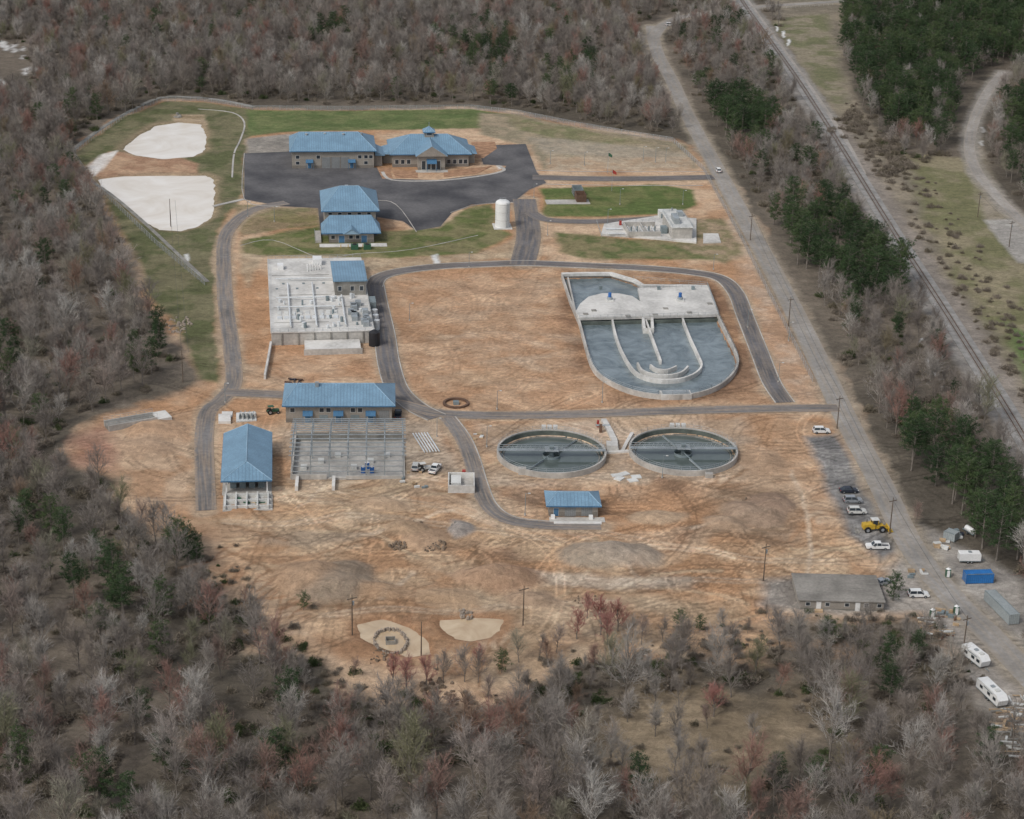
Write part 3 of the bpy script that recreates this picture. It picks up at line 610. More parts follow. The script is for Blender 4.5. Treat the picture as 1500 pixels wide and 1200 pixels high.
for a,b_ in (((0,0),(w,0)),((0,0),(0,D)),((w,0),(w,32)),((0,D),(w,D))):
    n=int(math.hypot(b_[0]-a[0],b_[1]-a[1])/2.5)
    for k in range(n+1):
        x=a[0]+(b_[0]-a[0])*k/n; y=a[1]+(b_[1]-a[1])*k/n; o.p('guardrail','steel').tube((x,y,zt),(x,y,zt+1.1),.045,n=4)
    for zz in (.6,1.1): o.p('guardrail','steel').tube((a[0],a[1],zt+zz),(b_[0],b_[1],zt+zz),.04,n=4)
o.p('stair_tower','steeld').box(w+.4,w+2.4,26,32,-.2,4.2)
for k in range(3): o.p('side_plant','pipe').cyl(w+1.6,12+k*5,0,3.2,1.0,n=10)
o.done()
o=Obj('retaining_wall',397,506); pts=o.px([(397,507),(393,530),(388,556)]); o.p('wall','concw').wall(pts,.6,-.4,1.6); o.done()
o=Obj('pump_building',419,619,math.radians(4)); w=29.5;D=15
shell(o,w,D,5.4); hip(o,-1,w+1,-1,D+1,5.4,3.4,4,6)
for x in (5,13.5,22.5): canopy(o,x-.3,2.8,2.7); door(o,x+.3,1.6,2.3)
o.p('overhead_door','ohd').box(26,28.8,-.08,-.003,0,3.6)
for x in (1.2,9.3,11.2,18,20): win(o,x,3.1,1.3,1.3)
for x in (9.3,18): o.p('louvre','steeld').box(x,x+2.4,-.07,-.003,.9,2.3)
o.p('roof_vent','steel').box(8,9,6,7,8,9.6); o.done()
o=Obj('steel_frame_building',428,702,math.radians(4)); w=29;D=25
o.p('slab','conc').box(-.5,w+.5,0,D,-.3,.35)
o.p('back_wall','concd').box(0,w,D-.5,D,.35,2.6)
o.p('side_wall','conc').box(-.4,.1,0,D-.6,.35,2.2); o.p('front_wall','conc').box(0,9,-.3,.1,0,1.4); o.p('front_wall','conc').box(14,w,-.3,.1,0,1.0)
for x in (0,9.5): o.p('ramp_wall','concw').box(x+1,x+1.8,-7,-.35,-.2,1.2)
hr=6.2
for i in range(7):
    x=i*w/6
    for y in (.6,D/2,D-.3): o.p('column','steel').box(x-.15,x+.15,y-.15,y+.15,.3,hr+(1.0 if y==D/2 else 0))
    o.p('rafter','steel').tube((x,.4,hr),(x,D/2,hr+1.8),.2,n=4); o.p('rafter','steel').tube((x,D/2,hr+1.8),(x,D,hr),.2,n=4)
for k in range(13):
    y=.4+(D-.4)*k/12; z=hr+.25+1.8*(1-abs(y-D/2)/(D/2)); o.p('purlin','steel').box(-.8,w+.8,y-.13,y+.13,z,z+.22)
for z in (1.9,3.4,4.9): o.p('girt','steel').box(0,w,.3,.5,z,z+.2)
for k in range(6): o.p('stored_material','whited').box(2+k*4.4,3.6+k*4.4,5+(k%3)*4,7+(k%3)*4,.35,1.2)
o.done()
o=Obj('dewatering_shed',330,724); w=11;D=29
o.p('slab','conc').box(-.8,w+.8,-.8,D,-.3,.2)
for i in range(6):
    for x in (.3,w-.3): o.p('column','white').box(x-.2,x+.2,.3+i*5.6,.7+i*5.6,0,4)
o.p('back_wall','block').box(0,w,10,D,.2,3.8)
hip(o,-1,w+1,-1,D+1,4.1,2.7,6.2,.01,'roof',True)
for i in range(4): o.p('equipment','steeld').box(1.2+i*2.4,2.8+i*2.4,3,6,.2,1.8)
o.done()
o=Obj('filter_slab',326,750); w=12.5
o.p('slab','conc').box(0,w,0,9.5,-.2,.3)
for k in range(5): o.p('form_wall','whited').box(.4+k*2.7,.8+k*2.7,.5,9,.3,1.3)
for k in range(3): o.p('cross_wall','whited').box(.3,w-.3,1+k*3.5,1.3+k*3.5,.3,1.15)
o.p('tarp','greenp').box(3,4.6,5,6.5,.3,.9); o.p('lumber','lumber').box(8,11,2,2.8,.3,.7); o.done()
o=Obj('sludge_pump_building',804,756,math.radians(3)); w=12.4;D=7.5
shell(o,w,D,3.2); hip(o,-.8,w+.8,-.8,D+.8,3.2,1.8,3,3)
door(o,1.2,1.2,2.2); o.p('overhead_door','ohd').box(4,6.8,-.08,-.003,0,2.6); o.p('overhead_door','ohd').box(8.2,11,-.08,-.003,0,2.6)
o.p('apron','conc').box(0,14,-3.6,-.9,-.2,.14); o.p('apron_steps','concw').box(1,13,-4.8,-3.7,-.2,.3); o.p('ac_unit','white').box(.4,1.4,-2,-1.1,.14,1.0); o.p('ac_unit','white').box(10,11,-2.2,-1.2,.14,1); o.done()
# clarifiers
def ring(cx,cy,r,n=64): return [(cx+r*math.cos(2*math.pi*k/n),cy+r*math.sin(2*math.pi*k/n)) for k in range(n)]
for ci,(u,v) in enumerate(CL):
    o=Obj('clarifier',xy=P(u,v,1.6),yaw=math.radians(3))
    o.p('tank_wall','conc').wall(ring(0,0,CR),.5,-2.5,1.6,True)
    o.p('inner_lining','lining').wall(ring(0,0,CR-.29),.06,-1.5,1.3,True)
    o.p('launder','concd').wall(ring(0,0,CR-1.6),.2,-1.2,.1,True); o.p('weir','lining').wall(ring(0,0,CR-.95),1.1,-1.4,-.25,True)
    o.p('water','wclar').face([(a,b_,-.2) for a,b_ in ring(0,0,CR-.1)])
    o.p('centre_column','steeld').cyl(0,0,-.5,2.6,.6); o.p('feed_well','steeld').wall(ring(0,0,2.4,24),.1,-.6,.5,True); o.p('drive','steeld').box(-.6,.6,-.4,.4,2.45,3.0)
    for y in (-.75,.75):
        for zz in (1.75,2.9): o.p('walkway_truss','steel').box(-CR,CR*.98,y-.06,y+.06,zz,zz+.12)
        for k in range(24):
            x=-CR+k*(2*CR/24); o.p('walkway_truss','steel').tube((x,y,1.8),(x+.6,y,2.95),.045,n=4)
    o.p('walkway_deck','steel').box(-CR,CR,-.7,.7,1.70,1.76); o.p('platform','steel').box(-1.8,1.8,-1.8,1.8,2.0,2.08)
    a=.95 if ci==0 else 1.9
    for sg in (1,-1):
        ca_,sa_=math.cos(a),math.sin(a); o.p('rake_arm','steeld').tube((0,0,.5),(sg*ca_*(CR-1.9),sg*sa_*(CR-1.9),.15),.15,n=5)
        o.p('scum_trough','steel').tube((sg*ca_*4,sg*sa_*4,.0),(sg*ca_*(CR-1.8),sg*sa_*(CR-1.8),.0),.22,n=5)
    n=40
    for k in range(n):
        t=2*math.pi*k/n; x,y=CR*math.cos(t),CR*math.sin(t); o.p('railing','steel').tube((x,y,1.6),(x,y,2.7),.035,n=4)
        t2=2*math.pi*(k+1)/n
        for zz in (2.15,2.7): o.p('railing','steel').tube((x,y,zz),(CR*math.cos(t2),CR*math.sin(t2),zz),.03,n=4)
    for k in range(3): o.p('box','concw').box(-1.8+k*1.6,-.6+k*1.6,CR+.6,CR+1.9,0,2.2)
    o.p('effluent_box','conc').box(-9.5,-7.5,-CR+2.0,-CR+3.6,-.2,1.75) if ci==0 else o.p('effluent_box','conc').box(4,6,-CR-1.4,-CR+.1,-.2,1.2)
    o.done()
o=Obj('splitter_box',905,662,math.radians(2))
o.p('box','concw').box(-3,0,0,3.4,-.2,1.8); o.p('walk','concw').wall(o.px([(884,618),(892,632),(900,648),(902,662)]),1.5,-.2,1.0); o.p('walk2','concw').wall(o.px([(926,636),(918,650),(912,662)]),.9,-.2,.6); o.p('walk3','concw').wall(o.px([(886,664),(925,662)]),1.2,-.2,.5)
o.p('gates','rust').box(-4.2,-3.4,13,14.2,0,2.2); o.p('gate_actuator','red').box(-4.6,-4.0,17,18,0,1.8); o.p('pipe','steel').tube((-5,16,1),(-1,16,1),.3); o.done()
o=Obj('precast_panel_stack',898,700,.1)
for k,(x,y,a) in enumerate([(0,0,.2),(2.6,.6,.5),(5,-1,.1),(1.5,-2.5,.9),(4,-3.5,.3)]):
    c,s_=math.cos(a),math.sin(a); o.p('panels','whited').prism([(x+c*i-s_*j,y+s_*i+c*j) for i,j in ((0,0),(2.6,0),(2.6,2),(0,2))],-.1,.25+.02*k)
o.done()
o=Obj('oxidation_basin',945,500)
rim=[o.L(q_) for q_ in basw]
o.p('outer_wall','conc').wall(rim,.6,-3,1.6,True)
o.p('water','wbasin').face([(a,b_,-.15) for a,b_ in rim])
Zd=1.6
deck=[(849,467),(1053,462),(1046,440),(1037,420),(934,423),(938,443),(926,435),(905,431),(882,431),(862,436),(850,446),(843,458)]
o.p('deck','concw').prism(o.px(deck,Zd),1.0,1.95,bot=True)
o.p('deck_shade_panel','lining').wall(o.px([(852,469),(1052,464)],Zd),.5,-.6,.99)  # dark panel fills the opening under the deck, standing in for its shade
o.p('north_wall','conc').wall(o.px([(832,406),(842,452)],Zd),.5,-2,1.62)
for pxs in ([(897,468),(902,490),(910,512),(923,535),(935,547),(955,554),(978,556),(1002,553),(1020,545),(1028,534),(1022,518),(1010,492),(1000,466)],[(946,468),(957,498),(968,528)],[(934,531),(940,541),(955,547),(978,549),(998,545),(1008,536)],[(953,534),(962,540),(978,541),(991,536)]):
    o.p('divider_wall','concw').wall(catmull(o.px(pxs,1.2),3),.6,-2,1.25)
o.p('divider_wall','concw').wall(o.px([(942,466),(955,466),(956,482),(944,482)],1.4),.9,-2,1.7,True)
for k,(a,b_) in enumerate([(893,440),(996,440)]):
    x,y=o.L(P(a,b_,2)); o.p('mixer_motor','bluemach').cyl(x,y,2.4,4.6,.55,n=10); o.p('mixer_base','whited').box(x-1.2,x+1.2,y-1.2,y+1.2,1.95,2.4); o.p('mixer_gear','steel').cyl(x,y,2.4,3.2,.9,n=10)
def rail(o,pts,z,part='handrail',mt='steel',sp=2.2):
    for a,b_ in zip(pts,pts[1:]):
        L_=math.hypot(b_[0]-a[0],b_[1]-a[1]); n=max(1,int(L_/sp))
        for k in range(n+1):
            x=a[0]+(b_[0]-a[0])*k/n; y=a[1]+(b_[1]-a[1])*k/n; o.p(part,mt).tube((x,y,z),(x,y,z+1.1),.045,n=4)
        for zz in (.55,1.1): o.p(part,mt).tube((a[0],a[1],z+zz),(b_[0],b_[1],z+zz),.04,n=4)
rail(o,o.px([(849,467),(1053,462)],1.95),1.95); rail(o,o.px([(1037,420),(934,423)],1.95),1.95); rail(o,o.px([(1053,462),(1037,420)],1.95),1.95)
o.p('north_walk','concw').wall(o.px([(823,401),(860,400),(895,400),(929,410),(943,418),(1036,419)],1.6),1.6,.8,1.75)
rail(o,o.px([(825,399),(895,397),(942,413),(1036,413)],1.75),1.75,'walk_rail','lumber')
for a,b_ in [(920,463),(960,461),(858,460),(1010,458),(1040,445),(975,452),(870,455)]: x,y=o.L(P(a,b_,2)); o.p('hatch','concd').box(x-.8,x+.8,y-.8,y+.8,1.95,2.15)
for a,b_ in [(880,423),(965,424),(1015,424)]: x,y=o.L(P(a,b_,2)); o.p('gearbox','steeld').box(x-.5,x+.5,y-.5,y+.5,1.7,3.1)
rail(o,rim[6:60:1][::2],1.6,'basin_rail','steel',3)
x,y=o.L(P(990,584)); o.p('outlet_box','concw').box(x-4.5,x+4.5,y-1,y+2.4,-.2,1.7); o.p('outlet_grate','steel').box(x-4,x+4,y-.6,y+2,1.703,1.8)
o.done()
o=Obj('white_storage_tank',737,336); p=o.p('shell','white'); p.cyl(0,3,.3,9.2,2.7,n=24,cap=False)
for k in range(5):
    a0,a1=k*math.pi/10,(k+1)*math.pi/10; p.cyl(0,3,9.2+1.3*math.sin(a0),9.2+1.3*math.sin(a1),2.7*math.cos(a0),max(.05,2.7*math.cos(a1)),n=24,cap=k==4)
o.p('pad','concw').box(-3.4,3.4,-.6,6.6,-.2,.3)
for x in (-.25,.25): o.p('ladder','steel').tube((x+1.5,.5,.3),(x+1.5,.5,10),.05,n=4)
for k in range(24): o.p('ladder','steel').tube((1.25,.5,.6+k*.4),(1.75,.5,.6+k*.4),.03,n=4)
for zz in (3,6,9): o.p('band','whited').wall(ring(0,3,2.72,24),.06,zz,zz+.12,True)
o.p('top_rail','steel').wall(ring(0,3,1.2,12),.05,10.9,11,True); o.done()
o=Obj('headworks',882,352)
o.p('slab','concw').prism(o.px([(880,345),(965,352),(1020,357),(1020,322),(965,318),(885,330)]),-.2,.6)
o.p('channel_wall','conc').box(10,22,2,2.5,.6,2.4); o.p('channel_wall','conc').box(10,22,14,14.5,.6,2.4); o.p('channel_wall','conc').box(10,10.5,2.5,14,.6,2.4); o.p('channel_wall','conc').box(16,16.5,2.5,14,.6,2.4)
rail(o,[(0,1),(9,0)],.6); rail(o,[(0,1),(1,20)],.6); rail(o,[(10,2),(22,2)],2.4); rail(o,[(10,14.3),(22,14.3)],2.4)
o.p('structure','conc').box(25.5,33,-1,18,.6,4.6); o.p('structure_deck','whited').box(25.2,33.3,-1.3,18.3,4.602,4.9); rail(o,[(25.5,-1),(33,-1),(33,18),(25.5,18),(25.5,-1)],4.9)
o.p('screen','steel').box(27,29,3,10,4.9,7); o.p('hopper','steel').box(30,32,12,15,4.9,6.6); o.p('equipment','steeld').box(22.8,25,5,8,.6,3)
for k in range(5): o.p('vertical_pump','steeld').cyl(12+k*2.2,8,.6,2.6,.3,n=8); o.p('piping','pipe').tube((11.5+k*2.2,4,1.2),(11.5+k*2.2,13,1.2),.22)
o.p('piping','pipe').tube((3,4,1.2),(9,4,1.2),.3); o.p('piping','pipe').tube((3,10,1.2),(9,10,1.2),.3); o.p('cabinet','red').box(9,9.8,16,17,.6,2.2); o.done()
o=Obj('generator',966,322); o.p('enclosure','whited').box(0,7,0,4,0,3); o.p('louvre','steeld').box(.5,3,-.06,-.002,.6,2.4); o.p('exhaust','steel').cyl(5,2,3,4,.3); o.p('pad','conc').box(-1,8,-1,5,-.2,.2); o.done()
slab('concrete_pad',[(1030,357),(1056,356),(1052,343),(1030,343)],'concw',.3)
o=Obj('dumpster',845,297)
for k,mt in ((0,'rust'),(1,'steeld')):
    y=k*8; p=o.p('bin' if k==0 else 'bin_b',mt); p.wall([(0,y),(3.6,y),(3.6,y+6),(0,y+6)],.15,.2,3.0,True); p.box(.1,3.5,y+.1,y+5.9,.2,.4)
    for zz in (1,2): o.p('rib',mt).wall([(-.12,y-.12),(3.72,y-.12),(3.72,y+6.12),(-.12,y+6.12)],.1,zz,zz+.15,True)
o.p('pad','conc').box(-12,5,-2,4,-.2,.1); o.done()
slab('concrete_pad',[(325,604),(341,604),(340,612),(325,612)],'concw',.3); slab('concrete_pad',[(320,610),(338,610),(338,621),(320,621)],'concw',.8); slab('concrete_pad',[(346,606),(374,604),(376,617),(346,619)],'whited',.3)
o=Obj('equipment_skid',350,616,0)
for k in range(4): o.p('frame','steel').box(k*1.2,k*1.2+.15,0,4,.2,1.4); o.p('tank','whited').cyl(.6+k*1.2,2,.3,1.6,.45)
o.done()
o=Obj('concrete_vault',657,722,math.radians(2)); o.p('walls','concw').wall([(0,0),(6.6,0),(6.6,8),(0,8)],.4,0,2.2,True); o.p('floor','conc').box(.2,6.4,.2,7.8,-.2,.5); o.p('lid','whited').box(.6,3.2,2,7,.5,1.9)
o.p('pump','red').box(3.5,4.4,8.5,9.5,0,2.4); o.p('pump_head','black').box(3.6,4.3,8.4,8.6,1,1.6); o.done()
o=Obj('intake_headwall',160,632,math.radians(30))
o.p('walls','conc').box(0,14,0,.5,-.5,1.6); o.p('walls2','conc').box(0,14,4,4.5,-.5,1.6); o.p('deck','concd').box(0,14,.5,4,-.2,.9); rail(o,[(0,0.2),(14,.2)],1.6); rail(o,[(0,4.2),(14,4.2)],1.6)
o.p('landing','concw').box(14,18,-.5,5,-.5,1.2); o.done()
o=Obj('job_site_office_trailer',1170,893,math.radians(0)); w=19.5
o.p('walls','block').box(0,w,0,13,.4,2.4); o.p('roof','greyroof').box(-.3,w+.3,-.3,13.3,2.4,2.6); o.p('skirting','concd').box(.1,w-.1,.1,12.9,-.3,.4)
for x in (1.5,6,10.5,15,18): win(o,x,1.1,1.0,.9)
door(o,4,1,2.2,'white'); door(o,13,1,2.2,'white'); o.p('steps','lumber').box(3.6,5.4,-1.4,-.3,0,.5)
for k in range(5): o.p('roof_joint','concd').box(-.2,w+.2,1+k*2.6,1.1+k*2.6,2.602,2.63)
o.done()
def ringobj(name,u,v,r,w,h,mt):
    o=Obj(name,u,v); rr=random.Random(u); pts=[(r*math.cos(t*.35)*(1+.05*rr.random()),r*math.sin(t*.35)) for t in range(18)]; o.p('ring',mt).wall(pts,w,-.2,h,True); return o
o=ringobj('inlet_riprap_ring',668,592,3.4,.7,.6,'rust'); o.p('inlet','steeld').box(-.8,.8,-.8,.8,0,.9); o.done()
# ---------------------------------------------------------------- rocks / debris
def rocks(name,u,v,rx,ry,n,s,mt='rock'):
    o=Obj(name,u,v); rr=random.Random(u*7+v); p=o.p('stones',mt)
    for k in range(n):
        t=rr.random()*6.28; q_=rr.random()**.6; x=rx*q_*math.cos(t); y=ry*q_*math.sin(t); r=s*rr.uniform(.4,1.2)
        a=[(x+r*rr.uniform(.7,1.1)*math.cos(j*1.05),y+r*rr.uniform(.7,1.1)*math.sin(j*1.05)) for j in range(6)]; h=r*rr.uniform(.5,1.1)
        for j in range(6):
            j2=(j+1)%6; b0=(x+(a[j][0]-x)*.6,y+(a[j][1]-y)*.6,h); b1=(x+(a[j2][0]-x)*.6,y+(a[j2][1]-y)*.6,h); p.face([(a[j][0],a[j][1],-.3),(a[j2][0],a[j2][1],-.3),b1,b0])
        p.face([(x+(c_[0]-x)*.6,y+(c_[1]-y)*.6,h) for c_ in a])
    o.done()
rocks('rubble_pile',583,800,2.2,2.5,40,.5,'rubble'); rocks('rubble_pile',632,800,3.8,3,60,.55,'rubble'); rocks('rubble_pile',612,774,2.5,4,24,.5,'rubble')
rocks('rubble_pile',640,1010,4,5,50,.8,'rubble'); rocks('riprap_apron',680,900,1.8,3,22,.5); rocks('rubble_pile',262,477,4,8,60,.6); rocks('riprap_apron',260,170,1.8,4,16,.8,'concd')
rocks('rubble_pile',672,772,2.6,3,50,.35,'concd'); rocks('rubble_pile',1255,775,2,3,14,.35,'concd'); rocks('rubble_pile',860,880,3,3,26,.4,'rubble'); rocks('rubble_pile',1120,740,6,6,50,.4,'rubble'); rocks('rubble_pile',560,965,3,4,30,.45,'rubble')
o=Obj('riprap_ring',572,938); rr=random.Random(5)
for k in range(110):
    t=2*math.pi*k/110; x,y=3.6*math.cos(t)+rr.uniform(-.25,.25),5.5*math.sin(t)+rr.uniform(-.4,.4); r=rr.uniform(.15,.38); o.p('stones','rock').cyl(x,y,-.8,.0+rr.random()*.3,r,r*.6,n=6)
o.p('riser','concd').wall([(-1,-1),(1,-1),(1,1),(-1,1)],.2,-1,.4,True); o.done()
def pile(name,u,v,nx,ny,L,w,h,mts,rows=2,yaw=0):
    o=Obj(name,u,v,yaw); rr=random.Random(u+v)
    for k in range(nx):
        mt=mts[k%len(mts)]; a=rr.uniform(-.35,.35)+(1.4 if rr.random()<.25 else 0); x=rr.uniform(-ny,ny); y=rr.uniform(-ny,ny)*1.6; z=.02+.11*(k%rows)+.004*k
        c,s_=math.cos(a),math.sin(a); l=L*rr.uniform(.4,1.1); ww=w*rr.uniform(.5,1.4)
        q_=[(x+c*i*l/2-s_*j*ww/2,y+s_*i*l/2+c*j*ww/2) for i,j in ((-1,-1),(1,-1),(1,1),(-1,1))]; o.p('stack_%d'%(k%len(mts)),mt).prism(q_,z,z+h*rr.uniform(.7,1.4))
    o.done()
pile('lumber_pile',1370,918,30,3,3,.35,.2,['lumber','whited','rust']); pile('lumber_pile',1480,1040,44,4,3.5,.4,.25,['lumber','whited','concd']); pile('lumber_pile',1495,1085,40,4,3.5,.4,.25,['lumber','whited','concd'])
pile('lumber_pile',1388,905,14,2.5,1.6,.6,.5,['lumber','steeld','rust']); pile('pallet_stack',1380,800,8,1.5,2,1.2,.5,['lumber','whited'],3)
pile('pipe_stack',430,560,14,2,2.4,.3,.4,['rust','rust','dkpaint'],3); pile('scrap_pile',1405,785,8,1.5,1.6,1,.6,['dkpaint','whited','steeld'])
pile('scrap_pile',372,735,10,2,3,.4,.4,['whited','lumber','greenp']); pile('formwork_stack',700,640,5,1.2,2,1,.3,['lumber','whited']); pile('formwork_stack',610,700,9,4,1.4,.7,.5,['whited','lumber','steeld']); pile('formwork_stack',1340,838,6,2.5,1.6,.7,.5,['whited','lumber','steeld'])
o=Obj('pvc_pipe_bundle',622,664,math.radians(12))
for k in range(6): o.p('pipes','pipe').tube((k*.8,0,.35),(k*.8-1.2,13,.35),.2,n=8)
for y in (2,7,11): o.p('timber','lumber').box(-1.5,5,y,y+.2,.0,.08)
o.done()
for a,b_,mt in [(532,694,'navy'),(545,694,'navy'),(538,688,'navy')]:
    o=Obj('portable_toilet',a,b_,0); o.p('cabin',mt).box(-.55,.55,-.55,.55,.1,2.1); o.p('roof','white').cyl(0,0,2.1,2.35,.72,.3,n=4); o.p('door_panel','bluemach').box(-.35,.35,-.59,-.552,.2,1.9); o.p('skid','black').box(-.6,.6,-.6,.6,0,.1); o.done()
for a,b_ in [(1388,845),(1365,905),(1400,900)]:
    o=Obj('portable_toilet',a,b_,0); o.p('cabin','greenp').box(-.55,.55,-.55,.55,.1,2.1); o.p('roof','white').cyl(0,0,2.1,2.35,.72,.3,n=4); o.p('door_panel','white').box(-.35,.35,-.59,-.552,.2,1.9); o.done()
# ---------------------------------------------------------------- vehicles
def extr(p,prof,w,y0=None):
    n=len(prof); a=[(x,-w/2,z) for x,z in prof]; c=[(x,w/2,z) for x,z in prof]
    p.face(a); p.face(c[::-1])
    for i in range(n): j=(i+1)%n; p.face([a[i],c[i],c[j],a[j]][::-1])
def wheel(o,x,y,r,w): 
    o.p('tyres','rubber').tube((x,y-w/2,r),(x,y+w/2,r),r,n=12); o.p('hubs','silver').tube((x,y-w/2-.01,r),(x,y+w/2+.01,r),r*.5,n=8)
def cab(o,x0,x1,z0,z1,w,fa,ba,paint):
    g=o.p('glass','glass'); b0=[(x0,-w/2,z0),(x1,-w/2,z0),(x1,w/2,z0),(x0,w/2,z0)]; t0=[(x0+ba,-w/2+.18,z1),(x1-fa,-w/2+.18,z1),(x1-fa,w/2-.18,z1),(x0+ba,w/2-.18,z1)]
    for i in range(4): j=(i+1)%4; g.face([b0[i],b0[j],t0[j],t0[i]])
    pp=o.p('body',paint); pp.prism([(q_[0],q_[1]) for q_ in t0],z1-.01,z1+.06)
    for i in range(4): pp.tube(b0[i],t0[i],.05,n=4)
    for yy in (-1,1):
        xm=(x0+x1)/2; pp.tube((xm,yy*w/2,z0),(xm,yy*(w/2-.18),z1),.05,n=4)
def car(kind,paint,u,v,yaw=0):
    o=Obj({'suv':'parked_suv','sedan':'parked_car','pickup':'pickup_truck','van':'parked_van'}[kind],u,v,yaw); w=1.9
    if kind=='sedan':
        extr(o.p('body',paint),[(-2.35,.4),(-2.35,.85),(-1.7,1.0),(1.0,1.0),(2.2,.82),(2.4,.6),(2.35,.35),(-2.2,.3)],w); cab(o,-1.75,1.1,1.0,1.45,w-.1,.8,.6,paint); wx=1.45;L_=2.4
    elif kind in('suv','van'):
        extr(o.p('body',paint),[(-2.4,.45),(-2.4,1.1),(-2.3,1.15),(1.1,1.15),(2.2,1.0),(2.45,.75),(2.4,.4),(-2.3,.38)],w); cab(o,-2.3,1.2,1.15,1.8 if kind=='suv' else 2.1,w-.06,.75,.25,paint); wx=1.5;L_=2.45
    else:
        extr(o.p('body',paint),[(-2.9,.55),(-2.9,.75),(2.85,.75),(2.85,.45),(-2.8,.45)],w+.05); extr(o.p('body',paint),[(-.9,.75),(-.9,1.2),(1.5,1.2),(2.7,1.1),(2.85,.75)],w+.04)
        cab(o,-.9,1.5,1.2,1.85,w-.05,.65,.15,paint); pb=o.p('body',paint)
        pb.box(-2.9,-.92,-w/2,-w/2+.12,.75,1.2); pb.box(-2.9,-.92,w/2-.12,w/2,.75,1.2); pb.box(-2.9,-2.78,-w/2+.12,w/2-.12,.75,1.2); o.p('bed','dkpaint').box(-2.78,-.92,-w/2+.12,w/2-.12,.752,.8); wx=1.8;L_=2.88
    for sx in (-1,1):
        for sy in (-1,1): wheel(o,sx*wx,sy*(w/2-.08),.37,.24)
    for sy in (-1,1): o.p('headlights','white').box(L_-.12,L_+.02,sy*.7-.2,sy*.7+.2,.62,.78); o.p('taillights','red').box(-L_-.03,-L_+.1,sy*.75-.15,sy*.75+.15,.75,.95); o.p('mirrors','black').box(.75,.95,sy*1.02-.1,sy*1.02+.1,1.05,1.2)
    o.p('bumpers','black').box(L_-.05,L_+.08,-.85,.85,.4,.56); o.p('bumpers','black').box(-L_-.08,-L_+.05,-.85,.85,.42,.58)
    return o.done(join=True)
rd=lambda a,b_,c,d:math.atan2(P(c,d)[1]-P(a,b_)[1],P(c,d)[0]-P(a,b_)[0])
car('suv','white',1203,634,.05); car('suv','white',1052,252,rd(1100,338,1050,247)); car('suv','white',981,38,.3)
car('sedan','dkpaint',1243,721,.1); car('suv','silver',1249,736,.08); car('suv','whited',1255,752,.06); car('pickup','white',1285,804,math.pi+.03); car('suv','white',1345,874,.05); car('sedan','silver',1292,856,.5)
car('pickup','dkpaint',583,610,1.6); car('suv','whited',609,687,1.5); car('pickup','white',637,690,1.3)
def utv(u,v,mt):
    o=Obj('utility_tractor',u,v,.4); extr(o.p('body',mt),[(-1.6,.6),(-1.6,1.1),(-.3,1.1),(0,1.4),(1.7,1.3),(1.8,.7)],1.0); o.p('cab_roof',mt).box(-1.4,.2,-.7,.7,2.3,2.4)
    for x in (-1.3,.1):
        for y in (-.6,.6): o.p('posts','black').tube((x,y,1),(x,y,2.3),.05,n=4)
    for y in (-.7,.7): wheel(o,-1,y,.75,.35); wheel(o,1.3,y,.45,.25)
    o.p('seat','black').box(-1,-.5,-.3,.3,1.1,1.7); o.done(join=True)
utv(400,606,'greenp'); utv(622,690,'whited')
o=Obj('wheel_loader',1283,778,.15)
extr(o.p('rear_body','yellow'),[(-3.6,1.0),(-3.6,2.2),(-1.0,2.4),(-.6,2.2),(-.6,1.0)],1.9); extr(o.p('front_frame','yellow'),[(-.4,.9),(-.4,1.7),(1.6,1.9),(2.1,1.2),(2,.9)],1.2)
g=o.p('cab_glass','glass'); g.box(-1.3,.2,-.75,.75,2.2,3.3); o.p('cab_roof','whited').box(-1.5,.4,-.9,.9,3.302,3.45); o.p('articulation','black').cyl(-.5,0,.9,1.6,.3)
for x in (-1.3,.2):
    for y in (-.76,.76): o.p('cab_posts','yellow').tube((x,y,2.2),(x,y,3.3),.07,n=4)
for x in (-2.5,1.3):
    for y in (-1.05,1.05): wheel(o,x,y,.85,.6)
for y in (-.6,.6): o.p('lift_arm','yellow').tube((.6,y,1.9),(3.0,y,.8),.16,n=5)
extr(o.p('bucket','yellow'),[(2.9,.2),(2.9,1.3),(3.2,1.35),(3.15,.45),(4.1,.3),(4.1,.18)],2.8); o.p('exhaust','black').cyl(-2.4,.5,2.3,3.2,.09,n=6); o.done()
def trailer(u,v,yaw,L,w,h,mt,name='box_trailer',rv=False):
    o=Obj(name,u,v,yaw); 
    if rv: extr(o.p('body',mt),[(-L/2,.6),(-L/2,h-.2),(-L/2+.3,h),(L/2-1,h),(L/2,h-.9),(L/2-.3,.9),(L/2-.5,.6)],w)
    else: extr(o.p('body',mt),[(-L/2,.6),(-L/2,h-.1),(-L/2+.15,h),(L/2-.15,h),(L/2,h-.1),(L/2,.6)],w)
    for k in range(2):
        for sy in (-1,1): wheel(o,-.5+k*.9,sy*(w/2-.1),.36,.22)
    o.p('tongue','steeld').tube((L/2,0,.55),(L/2+1.3,0,.45),.08); o.p('vent','steel').box(-.4,.4,-.4,.4,h+.002,h+.25)
    o.p('trim','steeld').box(-L/2,L/2,-w/2-.02,-w/2-.003,.62,.78)
    if rv:
        for x in (-L/3,0,L/4): o.p('window','glass').box(x,x+1.1,-w/2-.04,-w/2-.003,1.5,2.2)
        o.p('awning','steeld').box(-1.5,2,-w/2-.12,-w/2-.045,2.5,2.65); o.p('ac_unit','whited').box(1.4,2.3,-.5,.5,h+.002,h+.35)
    else: o.p('door','whited').box(-L/2-.03,-L/2-.003,-w/2+.2,w/2-.2,.7,h-.2)
    o.done()
trailer(1419,823,.05,5.2,2.2,2.6,'white'); trailer(1428,970,rd(1390,870,1450,930)+.15,7.5,2.4,3.0,'white','travel_trailer',True); trailer(1452,1024,rd(1390,870,1450,930)+.05,9,2.4,3.0,'white','travel_trailer',True)
